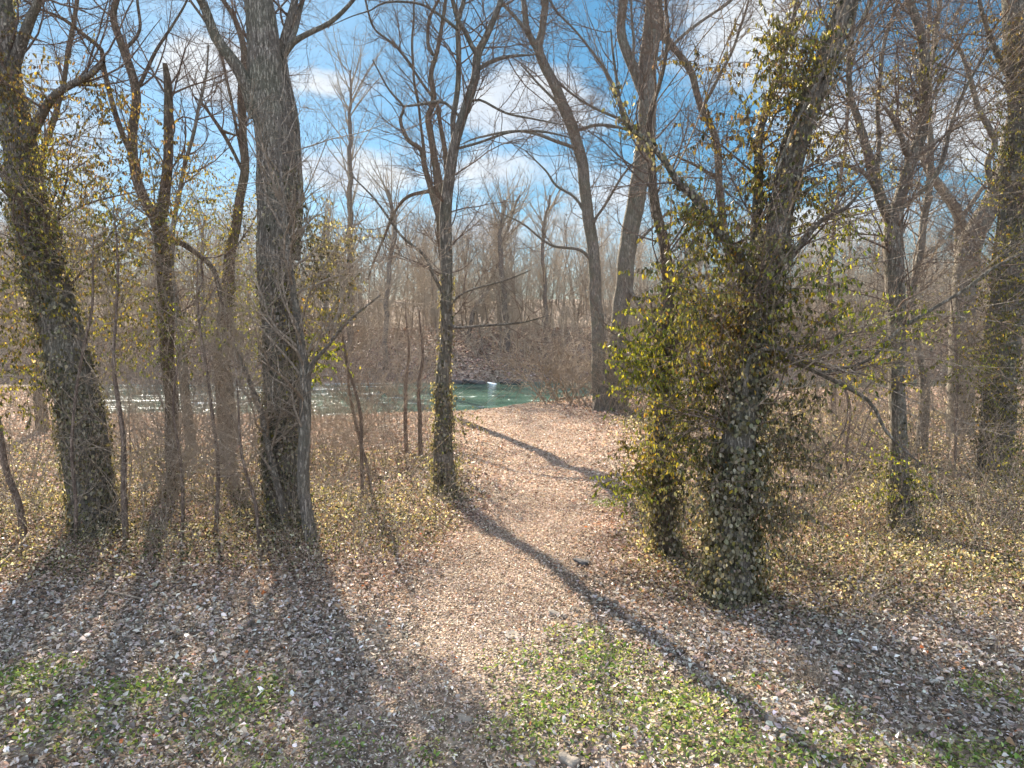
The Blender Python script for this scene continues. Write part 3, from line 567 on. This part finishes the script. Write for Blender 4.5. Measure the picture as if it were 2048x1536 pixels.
# --- great ivy tree on the right
tree('great_ivy_tree', 'great leaning tree smothered in grey ivy right of the path, nearest on the right', 1192,
     [[(1462, 1192, 88), (1466, 1100, 76), (1468, 1000, 68), (1475, 900, 66), (1490, 780, 62), (1508, 650, 58), (1530, 560, 52), (1552, 490, 47), (1567, 400, 48), (1592, 295, 50), (1620, 205, 46), (1649, 120, 42), (1676, 51, 39), (1695, -5, 36)],
      ([(1508, 620, 26), (1508, 520, 22), (1510, 410, 20), (1515, 342, 18), (1521, 267, 15), (1548, 190, 13), (1567, 120, 11), (1588, 40, 9), (1598, -10, 8)], .15, .5),
      ([(1510, 600, 24), (1480, 515, 20), (1433, 461, 19), (1399, 403, 17), (1357, 366, 15), (1329, 325, 12), (1281, 273, 9), (1245, 245, 7), (1235, 160, 6), (1225, 60, 5)], 0, -.7),
      ([(1545, 560, 18), (1600, 490, 12), (1640, 440, 9), (1690, 415, 8), (1720, 380, 6)], 0, -.4),
      ([(1490, 790, 10), (1500, 715, 9), (1553, 695, 10), (1587, 722, 9), (1638, 746, 9), (1741, 801, 7), (1775, 862, 6), (1809, 900, 5), (1843, 930, 4)], -.3, -.5),
      ([(1638, 746, 6), (1700, 735, 6), (1750, 712, 7), (1792, 664, 7), (1861, 616, 7), (1929, 575, 6), (1980, 538, 6), (2060, 500, 5)], -.4, -1),
      ([(1648, 140, 9), (1600, 230, 6), (1560, 330, 5), (1540, 370, 4)], -.4, -.5), ([(1620, 210, 7), (1680, 120, 6), (1730, 30, 6), (1745, -10, 5)], -.35, -.6)],
     n1=56, sides=20, ivy=[(0, 0, 2.0, 1250, .10), (0, 2.0, 4.4, 760, .07), (0, 4.4, 8.5, 240, .05), (1, 4.5, 8, 200, .04), (2, 3.5, 6, 260, .05)], L1=(.6, 2.0), rmax1=.014, tr=(.2, 1), canes=46,
     sprays=[(1560, 870, 70, 110, .2, 105, P_IVY), (1540, 1010, 60, 80, .1, 60, P_IVY), (1400, 740, 70, 90, .3, 66, P_VINE), (1390, 860, 70, 80, .1, 60, P_VINE), (1400, 590, 90, 90, -.2, 60, P_VINE), (1440, 500, 90, 60, -.3, 40, P_VINE),
              (1560, 640, 100, 80, -.2, 55, P_VINE), (1590, 140, 60, 80, -.2, 52, P_VINE), (1500, 240, 100, 60, -.2, 30, P_BRONZE), (1440, 120, 70, 40, 0, 8, P_BRONZE), (1560, 60, 60, 50, -.1, 22, P_VINE), (1530, 380, 60, 70, .1, 36, P_VINE), (1600, 400, 90, 60, .1, 18, P_VINE),
              (1400, 420, 60, 40, -.3, 22, P_VINE), (1640, 330, 60, 70, .1, 22, P_VINE), (1650, 560, 90, 50, -.3, 20, P_BRIGHT), (1700, 680, 100, 50, -.4, 22, P_BRIGHT), (1440, 960, 60, 60, -.2, 30, P_IVY), (1470, 640, 60, 60, -.2, 36, P_BRONZE)])
# --- trees at the right
tree('vine_footed_tree', 'bare forked tree with green vine sprigs at its foot, right of the great ivy tree', 1060,
     [[(1806, 1060, 62), (1800, 980, 42), (1796, 900, 33), (1795, 800, 31), (1792, 700, 31), (1791, 600, 36), (1788, 495, 38), (1790, 440, 34), (1802, 400, 24), (1823, 325, 22), (1848, 240, 21), (1848, 154, 19), (1840, 68, 17), (1820, -5, 15)],
      ([(1785, 450, 24), (1758, 393, 21), (1744, 325, 19), (1719, 239, 15), (1703, 195, 12), (1700, 120, 10), (1706, 40, 8), (1712, -10, 7)], 0, -.4),
      ([(1757, 390, 12), (1733, 350, 10), (1700, 335, 9), (1675, 330, 7)], 0, -.6), ([(1752, 360, 10), (1760, 280, 9), (1752, 200, 8), (1765, 100, 7), (1796, 0, 6)], 0, .3),
      ([(1824, 320, 12), (1804, 280, 10), (1785, 240, 9), (1770, 215, 7)], 0, -.4), ([(1790, 430, 9), (1870, 350, 8), (1900, 250, 7), (1960, 130, 5), (2010, 50, 4)], 0, -.5)],
     n1=60, rmax1=.016, canes=24, ivy=[(0, 0, 1.1, 260, .09), (0, 1.1, 2, 60, .03)],
     sprays=[(1720, 320, 70, 70, 0, 34, P_IVY), (1800, 180, 50, 60, 0, 26, P_IVY), (1840, 150, 40, 60, 0, 16, P_VINE), (1770, 940, 40, 60, -.2, 16, P_BRIGHT), (1820, 990, 50, 60, -.2, 14, P_BRIGHT), (1780, 640, 90, 50, -.2, 30, P_BRIGHT), (1740, 740, 90, 40, -.3, 28, P_VINE), (1700, 460, 80, 40, -.3, 18, P_BRIGHT)])
tree('slender_tree', 'slender stem rooted just right of the tree with vine sprigs at its foot', 905,
     [[(1843, 905, 24), (1848, 808, 20), (1838, 700, 14), (1826, 600, 13), (1838, 500, 14), (1856, 400, 14), (1862, 300, 12), (1850, 200, 9), (1870, 90, 8), (1880, 0, 7)]], bark=BARK_P, n1=34, twig=TWIG_P)
tree('bowed_tree', 'grey bowed tree curving left above the mid right ground', 835,
     [[(1930, 835, 28), (1925, 700, 25), (1922, 600, 23), (1920, 478, 22), (1912, 420, 20), (1875, 368, 17), (1850, 320, 14), (1835, 250, 10), (1850, 140, 8), (1860, 0, 7)],
      ([(1918, 440, 10), (1950, 400, 9), (1990, 340, 7), (2030, 300, 6)], 0, .5)], bark=BARK, n1=46, scale=1.2, sprays=[(1870, 620, 90, 60, -1.5, 26, P_VINE)])
tree('leaning_tree', 'broad grey trunk leaning right near the right edge', 868,
     [[(1920, 868, 50), (1922, 760, 46), (1926, 600, 45), (1940, 495, 44), (1962, 445, 40), (1983, 405, 36), (2007, 342, 32), (2031, 239, 30), (2042, 150, 26), (2060, 40, 22), (2075, -10, 20)],
      ([(1985, 400, 10), (1975, 330, 12), (1990, 280, 12), (1950, 200, 10), (1925, 110, 8), (1890, 60, 6)], 0, -.4)], bark=BARK, n1=50, scale=1.1, sprays=[(1990, 350, 50, 60, -.5, 16, P_VINE)])
tree('ivy_clad_tree', 'broad trunk buried in yellow green vines at the right edge', 880,
     [[(1992, 880, 60), (1998, 760, 60), (2012, 650, 62), (2030, 500, 60), (2044, 350, 58), (2046, 200, 54), (2036, 80, 50), (2030, -5, 46)],
      ([(2040, 330, 16), (2100, 260, 12), (2160, 200, 10)], 0, -.4), ([(2030, 160, 14), (1990, 100, 10), (1960, 20, 8)], 0, -.6)],
     n1=40, Y=15.5, ivy=[(0, 0, 3, 260, .09), (0, 3, 9.5, 130, .07)],
     sprays=[(2010, 560, 70, 80, -.5, 70, P_VINE), (1990, 680, 70, 70, -.5, 60, P_VINE), (2030, 420, 50, 80, -.5, 44, P_VINE), (2010, 800, 60, 60, -.6, 50, P_VINE), (2030, 250, 40, 90, -.4, 40, P_VINE), (2020, 110, 50, 90, -.4, 40, P_BRONZE), (1960, 60, 60, 60, -.4, 16, P_BRONZE),
              (1950, 730, 40, 40, -.8, 26, P_BRIGHT), (2040, 900, 60, 60, -1, 30, P_BRIGHT), (2030, 980, 40, 60, -2, 20, P_VINE)])
tree('vine_wrapped_tree', 'narrow shaggy vine wrapped stem between the broad leaning trunk and the right edge', 850,
     [[(1972, 852, 20), (1974, 780, 16), (1978, 700, 13), (1984, 600, 10), (1990, 500, 8), (2000, 380, 6)]], bark=BARK_W, n1=14, Y=17, ivy=[(0, 0, 4, 200, .03)])
tree('slender_tree', 'warm lit slender trunk far left, beyond the massive leaning ivy trunk', 862,
     [[(84, 862, 26), (80, 780, 22), (76, 700, 20), (70, 600, 18), (60, 450, 15), (90, 300, 12), (130, 150, 9), (150, 20, 8)]], bark=BARK_W, n1=40, scale=1.2)

# --- saplings
SAP = [('pale bent sapling at the far left edge in front of the leaves', [(50, 1085, 15), (38, 1013, 14), (17, 944, 13), (4, 876, 12), (-20, 780, 9), (-40, 650, 6)]),
       ('thin straight sapling just right of the massive leaning ivy trunk', [(252, 1090, 13), (247, 1000, 12), (243, 900, 10), (240, 800, 9), (228, 700, 7), (235, 560, 5), (225, 420, 4)]),
       ('thin upright sapling crossing in front of the massive leaning ivy trunk', [(150, 1095, 7), (150, 1000, 7), (147, 860, 6), (165, 700, 6), (184, 600, 5), (186, 470, 4)]),
       ('short sapling with two kinks standing left of the Y forked tree', [(842, 915, 11), (840, 860, 9), (836, 790, 8), (846, 705, 6), (840, 620, 4)]),
       ('short straight sapling left of the kinked one beside the river', [(813, 905, 9), (812, 840, 8), (811, 773, 7), (816, 690, 5), (812, 600, 4)]),
       ('wiry sapling midway between the thickest ivy trunk and the Y forked tree', [(724, 1000, 8), (722, 900, 7), (716, 800, 6), (690, 700, 5), (672, 600, 4)]),
       ('crooked dark sapling close right of the slim pale smooth stem', [(742, 985, 7), (735, 930, 6), (715, 860, 6), (700, 790, 5), (690, 700, 4)]),
       ('faint sapling left of the foot of the thickest ivy trunk', [(430, 1075, 9), (437, 980, 8), (430, 880, 7), (418, 780, 6), (400, 660, 5), (396, 520, 4)]),
       ('spindly sapling rising from the shaded leaves left of the thickest trunk', [(520, 1100, 8), (512, 1020, 7), (490, 940, 6), (478, 860, 5), (470, 760, 4)]),
       ('pale sapling in the gap between the two stemmed tree and the slender dark tree', [(362, 1085, 8), (366, 1000, 7), (358, 900, 6), (350, 800, 5), (356, 690, 4)]),
       ('thin dark stem rising through the creeper on the far right', [(1905, 960, 7), (1912, 860, 6), (1917, 760, 5), (1905, 660, 4), (1900, 560, 3)]),
       ('wiry stem standing among brown creeper right of the great ivy tree', [(1702, 980, 7), (1694, 900, 6), (1702, 820, 5), (1680, 740, 4), (1670, 620, 4)]),
       ('slim bare stem rising against the sky between the great ivy tree and its forked neighbour', [(1668, 860, 12), (1668, 700, 10), (1660, 560, 9), (1670, 430, 8), (1690, 300, 7), (1700, 160, 6), (1735, 0, 5)])]
for lab, pts in SAP:
    tree('sapling', lab, pts[0][1], [pts], bark=TWIG, n1=14, L1=(.4, 1.3), k2=5, k3=4, tr=(.15, 1), sides=7, rough=.03, twig=TWIG_P, cat='sapling', rmax1=.008, group='young saplings between the trees', flare=False)

# --- shrubs
def shrub(name, label, px, py, hgt, spread, n, mat=TWIG_P, group=None, lean=(0, 0), k2=8, k3=5, r=.012, Y=None, sc=1.0):
    Y = Y or gdist(py); p, _ = at(px, py, Y); x, y = p[0], p[1]; org = np.array([x, y, float(hz(x, y))])
    root = empty(name, org, label, 'shrub', group)
    b = org+np.stack([rs.normal(0, .12*spread, n), rs.normal(0, .12*spread, n), np.full(n, -.05)], 1)
    d = norm(np.stack([rs.normal(lean[0], spread*.4/hgt, n), rs.normal(lean[1], spread*.4/hgt, n), np.ones(n)], 1)); K = 12; l = rs.uniform(.6, 1.1, n)*hgt
    out = [b]; cv = rs.normal(0, .045, (n, 3))
    for i in range(K-1): d = norm(d+cv+rs.normal(0, .06, (n, 3))); out.append(out[-1]+d*(l/(K-1))[:, None])
    P = np.stack(out, 1); R = np.full((n, 1), r)*rs.uniform(.6, 1.2, (n, 1))*np.linspace(1, .25, K)[None]
    mb = MB(); tubes(mb, P, R, 5); mb.build('stems', mat, root, org)
    B2 = sprout(P, R, n*k2, (.15*hgt, .45*hgt), (25, 60), .5, 7, .12, .02, (.15, 1), .006*sc, None, .0028*sc); B3 = sprout(B2[0], B2[1], n*k2*k3, (.05*hgt, .2*hgt), (25, 60), .7, 4, .12, .0, (.1, 1), .003*sc, None, .0018*sc)
    mb = MB(); tubes(mb, *B2, 3); tubes(mb, *B3, 3); mb.build('twigs', mat, root, org)
    return root
shrub('bare_shrub', 'dense pale bare shrub on the river edge left of the paired trunks', 1128, 800, 4.4, 7.5, 44, sc=5.5, r=.03, k2=7, k3=5, Y=30.8)
shrub('bare_shrub', 'twiggy shrub around the feet of the paired trunks', 1245, 826, 3.6, 4.5, 34, sc=3.0, r=.018, k2=9, k3=6)
shrub('bare_shrub', 'arching bare shrub left of the massive leaning ivy trunk', 60, 1000, 3.2, 2.6, 14)
shrub('bare_shrub', 'tangled bare shrub in front of the two stemmed tree', 300, 1010, 3.6, 2.8, 20)
shrub('bare_shrub', 'fine twigged bare shrub between the two stemmed tree and the thickest trunk', 440, 985, 3.0, 2.4, 16)
shrub('bare_shrub', 'low reddish bare shrub in the sun left of the Y forked tree', 660, 945, 1.9, 2.2, 22, TWIG)
shrub('bare_shrub', 'low wispy shrub just left of the foot of the Y forked tree', 790, 950, 1.3, 2.0, 18, TWIG)
shrub('bare_shrub', 'wispy tall bare shrub beside the river left of the Y forked tree', 760, 850, 4.2, 3.4, 22, TWIG, sc=1.6)
shrub('bare_shrub', 'arching bare shrub between the great ivy tree and its forked neighbour', 1660, 950, 3.4, 2.6, 18)
shrub('bare_shrub', 'tall tangled bare shrub behind the tree with vine sprigs at its foot', 1850, 930, 3.6, 3.2, 22, lean=(.15, 0))
shrub('bare_shrub', 'arching cane shrub at the lower right with pale canes leaning right', 1715, 1225, 1.6, .6, 7, r=.008, lean=(.65, .2), k2=3, k3=2)
shrub('bare_shrub', 'pale arching shrub at the right edge', 1990, 1080, 2.4, 2.0, 14, lean=(-.1, 0))
shrub('weed_tuft', 'dry straw coloured weed tuft in the shadow of the great ivy tree', 1632, 1372, .45, .5, 26, r=.004, k2=3, k3=2)
shrub('weed_tuft', 'small dry weed tuft among pale leaves at lower left', 470, 1215, .35, .5, 20, r=.004, k2=3, k3=2)
shrub('weed_tuft', 'thin dry weed at the right edge of the lower leaves', 1995, 1310, .6, .2, 5, r=.004, k2=4, k3=2)
shrub('bare_shrub', 'pale leafless bush below the great ivy tree limb, right of its trunk', 1600, 1040, 1.9, 1.7, 12)
shrub('bare_shrub', 'low brown brush in the sunlit gap right of the paired trunks', 1360, 850, 2.6, 3.0, 18, sc=1.5)

# undergrowth: stuff
def brush(name, label, zones, mat, sc=1.0):
    mb = MB()
    for (x0, x1, y0, y1, n, h0, h1) in zones:
        x = rs.uniform(x0, x1, n); y = rs.uniform(y0, y1, n); k = np.abs(x-path_x(y)) > path_w(y)*1.5; x = x[k]; y = y[k]; n = len(x)
        b = np.stack([x, y, hz(x, y)-.03], 1); d = norm(np.stack([rs.normal(0, .35, n), rs.normal(0, .3, n), np.ones(n)], 1)); K = 7; l = rs.uniform(h0, h1, n)
        out = [b]
        for i in range(K-1): d = norm(d+rs.normal(0, .13, (n, 3))); out.append(out[-1]+d*(l/(K-1))[:, None])
        P = np.stack(out, 1); R = np.full((n, 1), .0045*sc)*np.linspace(1, .3, K)[None]; tubes(mb, P, R, 3)
        B2 = sprout(P, R, n*4, (.2*h0+.1, .4*h1), (25, 65), .7, 5, .14, 0, (.2, 1), .003*sc, None, .0022*sc); tubes(mb, *B2, 3)
        B3 = sprout(B2[0], B2[1], n*8, (.08, .2*h1), (25, 65), .8, 4, .12, 0, (.2, 1), .002*sc, None, .0016*sc); tubes(mb, *B3, 3)
    o = mb.build(name, mat); o['kind'] = 'stuff'; o['label'] = label; o['category'] = 'brush'
brush('low_brush', 'thin bare brush standing all over the leafy ground', [(-9, -.8, 9.5, 18, 520, .3, 1.3), (-14, -.5, 17, 26, 640, .4, 1.6), (2.5, 12, 8.5, 20, 480, .3, 1.1), (4, 20, 19, 34, 420, .4, 1.5), (-9, -2, 9, 15, 150, 1.2, 2.6), (3.5, 12, 9, 20, 180, 1.0, 2.4)], TWIG_P, 1.15)
brush('tall_brush', 'tall straw coloured thicket of thin bare stems between the trees', [(-12, -2.4, 12.5, 22, 230, 2.5, 5.5), (-22, -8, 14, 25, 220, 2.5, 6), (4.5, 16, 12, 26, 250, 2.5, 6.0), (3, 7, 10, 16, 50, 2, 4.5), (6, 26, 26, 36, 230, 3, 7)], TWIG_P, 1.35)

# ------------------------------------------------------------------ far woods
def far_wood(N, ymin, ymax, xk, hgt, seed):
    y = rs.uniform(ymin, ymax, N)+np.zeros(N); x = rs.uniform(-1, 1, N)*xk; y = y+np.interp(x, [-90, 90], [-3, 5])
    b = np.stack([x, y, hz(x, y)-.2], 1); l = rs.uniform(.55, 1.05, N)*hgt
    d = norm(np.stack([rs.normal(0, .1, N), rs.normal(0, .08, N), np.ones(N)], 1)); K = 10; out = [b]
    for i in range(K-1): d = norm(d+rs.normal(0, .05, (N, 3))+np.array([0, 0, .02])); out.append(out[-1]+d*(l/(K-1))[:, None])
    return np.stack(out, 1), (l*.0095)[:, None]*np.linspace(1, .15, K)[None]
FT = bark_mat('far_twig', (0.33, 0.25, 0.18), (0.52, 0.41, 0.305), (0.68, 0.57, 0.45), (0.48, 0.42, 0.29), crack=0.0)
FB = bark_mat('far_bark', (0.12, 0.095, 0.075), (0.22, 0.175, 0.14), (0.34, 0.28, 0.225), crack=0.0)
mb = MB()
for (N, y0, y1, xk, h, k1, k2) in ((190, 62, 75, 62, 9, 24, 10), (220, 75, 92, 76, 11.5, 22, 9), (220, 92, 118, 95, 14, 20, 8)):
    P, R = far_wood(N, y0, y1, xk, h, 1); tubes(mb, P, R, 5, mi=1)
    B1 = sprout(P, R, N*k1, (1.4, 4.2), (25, 60), .5, 6, .13, .10, (.10, 1), .05, None, .022); tubes(mb, *B1, 3)
    B2 = sprout(B1[0], B1[1], N*k1*k2, (.6, 2.0), (25, 60), .7, 4, .13, .05, (.1, 1), .022, None, .013); tubes(mb, *B2, 3)
N = 420; y = rs.uniform(62, 82, N); x = rs.uniform(-68, 68, N); y = y+np.interp(x, [-60, 0, 60], [-3.5, 0, 5])
b = np.stack([x, y, hz(x, y)-.1], 1); d = norm(np.stack([rs.normal(0, .28, N), rs.normal(0, .25, N), np.ones(N)], 1)); K = 8; l = rs.uniform(3, 8, N); out = [b]
for i in range(K-1): d = norm(d+rs.normal(0, .09, (N, 3))); out.append(out[-1]+d*(l/(K-1))[:, None])
P = np.stack(out, 1); R = np.full((N, 1), .035)*np.linspace(1, .3, K)[None]; tubes(mb, P, R, 4)
B1 = sprout(P, R, N*22, (.8, 2.4), (25, 60), .6, 5, .13, .03, (.08, 1), .02, None, .014); tubes(mb, *B1, 3)
B2 = sprout(*B1, N*110, (.3, 1.1), (25, 60), .7, 4, .13, .03, (.1, 1), .014, None, .010); tubes(mb, *B2, 3)
o = mb.build('far_woods', [FT, FB]); o['kind'] = 'stuff'; o['label'] = 'bare grey brown woods massed beyond the river'; o['category'] = 'woods'
# brush on the far bank
mb = MB()
N = 2600; y = rs.uniform(59.5, 80, N); x = rs.uniform(-58, 58, N); y = y+np.interp(x, [-60, 0, 60], [-3.5, 0, 5])
b = np.stack([x, y, hz(x, y)-.1], 1); d = norm(np.stack([rs.normal(0, .4, N), rs.normal(0, .4, N), np.ones(N)], 1)); K = 6; l = rs.uniform(.7, 3.4, N); out = [b]
for i in range(K-1): d = norm(d+rs.normal(0, .12, (N, 3))); out.append(out[-1]+d*(l/(K-1))[:, None])
P = np.stack(out, 1); R = np.full((N, 1), .014)*np.linspace(1, .4, K)[None]; tubes(mb, P, R, 3)
B = sprout(P, R, N*12, (.4, 1.3), (25, 65), .8, 4, .13, .0, (.1, 1), .012, None, .008); tubes(mb, *B, 3)
o = mb.build('far_bank_brush', FT); o['kind'] = 'stuff'; o['label'] = 'bare brush covering the steep far bank'; o['category'] = 'brush'
# litter on the far bank
mb = MB(); N = 60000; x = rs.uniform(-45, 50, N); y = rs.uniform(58, 78, N)+np.interp(x, [-60, 0, 60], [-3.5, 0, 5]); z = hz(x, y); k = z > WL+.05; x, y, z = x[k], y[k], z[k]; N = len(x)
d, n = frame_flat(N, .5); leaves(mb, np.stack([x, y, z+.05], 1), d, n, rs.uniform(.14, .3, N), pal([(0.36, 0.24, 0.19, 4), (0.22, 0.14, 0.11, 4), (0.48, 0.36, 0.29, 2), (0.12, 0.08, 0.065, 3)], N), wr=.6)
o = mb.build('far_bank_litter', DRY, col=True); o['kind'] = 'stuff'; o['label'] = 'brown leaf litter on the far bank slope'; o['category'] = 'leaf litter'

FAR = [('far_tree', 'tall straight distant tree with fanning branches, left of the multi stem tree', 63, [(700, 762, 14), (700, 600, 13), (700, 478, 12), (700, 342, 10), (700, 239, 7), (702, 140, 3)], 60, 2.6),
       ('far_tree', 'distant ivy dark tree on the far bank between the Y forked tree and shrub', 64, [(1015, 725, 13), (1013, 650, 12), (1005, 560, 11), (1000, 480, 9), (1010, 400, 5)], 44, 1.9),
       ('far_tree', 'distant leaning tree sloping up to the right behind the Y forked tree', 66, [(930, 700, 9), (950, 620, 9), (985, 560, 8), (1010, 470, 6), (1040, 390, 4)], 36, 1.8),
       ('far_tree', 'distant tree left of the Y forked tree bending to the left', 60, [(770, 740, 11), (772, 640, 10), (778, 540, 9), (790, 450, 8), (775, 380, 5)], 40, 2.0),
       ('far_tree', 'distant tree rising right behind the river edge shrub', 68, [(1092, 680, 8), (1090, 580, 8), (1085, 480, 7), (1100, 390, 4)], 36, 1.9),
       ('far_tree', 'distant tree seen between the paired trunks and the ivy skirted stem', 70, [(1405, 700, 8), (1400, 600, 8), (1398, 500, 7), (1392, 420, 4)], 36, 1.9),
       ('far_tree', 'distant tree behind the slender dark leaning tree', 62, [(405, 740, 9), (408, 640, 9), (402, 540, 8), (410, 430, 4)], 38, 2.0),
       ('far_tree', 'distant tree right of the slim pale smooth stem', 61, [(655, 745, 10), (650, 640, 9), (655, 540, 8), (648, 440, 4)], 38, 2.0),
       ('far_tree', 'distant tree low over the thicket right of the great ivy tree', 74, [(1705, 690, 8), (1702, 600, 7), (1698, 520, 6), (1702, 450, 3)], 30, 1.8)]
for nm, lab, Yd, pts, n1, L in FAR:
    p, _ = at(pts[0][0], pts[0][1], Yd); z = float(hz(p[0], p[1]))
    # set the root on the slope under the traced stem
    org = np.array([p[0], p[1], z]); root = empty(nm, org, lab, 'tree', 'distant trees across the river')
    P, R = stem3d(pts, Yd, Yd+.5, ext=False, step=.5, wob=.06); P = np.vstack([[P[0][0], P[0][1], z-.3], P]) if P[0][2] > z else P; R = np.concatenate([[R[0]*1.3], R])[:len(P)] if len(P) > len(R) else R
    mb = MB(); tubes(mb, P, R, 8, .04); mb.build('trunk', FB, root, org)
    A = resample(P, R, 24); A = (A[0][None], A[1][None])
    B1 = sprout(*A, n1, (1.0*L, 2.6*L), (25, 55), .5, 8, .07, .12, (.3, 1), .06, None, .022); B2 = sprout(*B1, n1*8, (.5, 1.5), (25, 55), .6, 5, .1, .06, (.1, 1), .02, None, .012); B3 = sprout(*B2, n1*24, (.3, .8), (25, 55), .7, 4, .1, .03, (.1, 1), .012, None, .008)
    mb = MB(); tubes(mb, *B1, 4); tubes(mb, *B2, 3); tubes(mb, *B3, 3); mb.build('crown', FT, root, org)

# ------------------------------------------------------------------ stones, sticks, foam
def stone(label, px, py, sx, sy, sz, mat, z=None, name='stone', Yd=None, sink=.3, cat='stone'):
    Yd = Yd or gdist(py); p, _ = at(px, py, Yd); zz = float(hz(p[0], p[1])) if z is None else z
    n = 14; th = np.linspace(0, math.pi, n); ph = np.linspace(0, 2*math.pi, 2*n, endpoint=False)
    A, B = np.meshgrid(th, ph, indexing='ij'); q = np.stack([np.sin(A)*np.cos(B), np.sin(A)*np.sin(B), np.cos(A)], -1)
    se = rs.uniform(0, 6, 6); f = 1+.12*np.sin(3*q[..., 0]*1.7+se[0])+.10*np.sin(4*q[..., 1]+se[1])+.08*np.sin(5*q[..., 2]+q[..., 0]*3+se[2])
    q = np.sign(q)*np.abs(q)**.75; V = q*f[..., None]*np.array([sx, sy, sz])/2; m = 2*n
    i = np.arange(n-1)[:, None]*m; j = np.arange(m)[None]; j2 = (j+1) % m
    Q = np.stack([i+j, i+m+j, i+m+j2, i+j2], -1).reshape(-1, 4)
    org = np.array([p[0], p[1], zz+sz*(.5-sink)]); mb = MB(); mb.add(V.reshape(-1, 3)+org, Q, smooth=False); o = mb.build(name, mat, None, org)
    o.rotation_euler = (rs.normal(0, .1), rs.normal(0, .1), rs.uniform(-.6, .6)); o['label'] = label; o['category'] = cat; return o
stone('flat dark stone lying on the leaves right of the long shadow', 1166, 1134, .24, .2, .07, STONE_D, sink=.1)
stone('flat pale stone in the middle of the lower path', 1115, 1232, .22, .12, .06, STONE_L, sink=.15)
stone('half buried tan stone left of the flat pale stone', 1030, 1280, .22, .16, .06, STONE_L)
stone('small pale stone at the top of the green patch', 1160, 1297, .12, .12, .06, STONE_L)
stone('tan stone by the second long shadow at the bottom', 925, 1442, .15, .11, .05, STONE_L)
stone('grey rounded rock at the bottom edge of the picture', 1140, 1530, .17, .14, .09, STONE_L, sink=.25)
stone('small brown stone above the tan stone pair', 1008, 1312, .09, .08, .03, STONE_L)
for lab, px, s in (('dark rock at the far waterline left of the white foam', 950, 1.1), ('dark rock at the far waterline right of the white foam', 1020, 1.0), ('dark rock at the far waterline behind the Y forked tree', 905, .9)):
    stone(lab, px, 764, s*1.8, .8, .5, STONE_D, z=WL, name='rock', Yd=57.6, cat='rock')
stone('white foam lump at the far waterline', 985, 766, .8, .4, .10, ICE, z=WL, name='foam', Yd=57.3, cat='foam')
def stick(label, pts, name='fallen_stick'):
    P = []; R = []
    for (px, py, wd, h) in pts:
        Yd = gdist(py); p, t = at(px, py, Yd); P.append([p[0], p[1], float(hz(p[0], p[1]))+h]); R.append(wd/2/FPX*t)
    P, R = smooth_line(P, R, .05, .004); mb = MB(); tubes(mb, P, R, 6, .05)
    B = sprout(P[None], R[None], 3, (.1, .3), (25, 50), .6, 5, .1, 0, (.3, .9), .01); tubes(mb, *B, 4)
    org = P[0]; o = mb.build(name, TWIG_P, None, org); o['label'] = label; o['category'] = 'stick'
stick('short pale stick on the leaves at lower left', [(218, 1193, 4, .06), (262, 1202, 4, .07), (290, 1206, 3, .05)])
stick('long thin stick lying left of the Y forked tree', [(795, 960, 3, .08), (812, 985, 3, .12), (828, 1005, 3, .06)])
stick('fallen stick on the ground at the lower left edge', [(0, 1140, 5, .05), (40, 1115, 5, .15), (60, 1095, 4, .2)])
stick('dark stick lying near the river edge beside the path', [(1115, 803, 5, .1), (1135, 800, 5, .12), (1160, 798, 4, .08)])
stick('dark dead branch poking up at the right side of the path', [(1240, 965, 6, .05), (1225, 945, 6, .15), (1210, 925, 4, .3)])
stick('thick broken stick lying below the creeper right of the great ivy tree', [(1592, 1020, 9, .05), (1605, 1003, 8, .12), (1625, 985, 7, .2)])
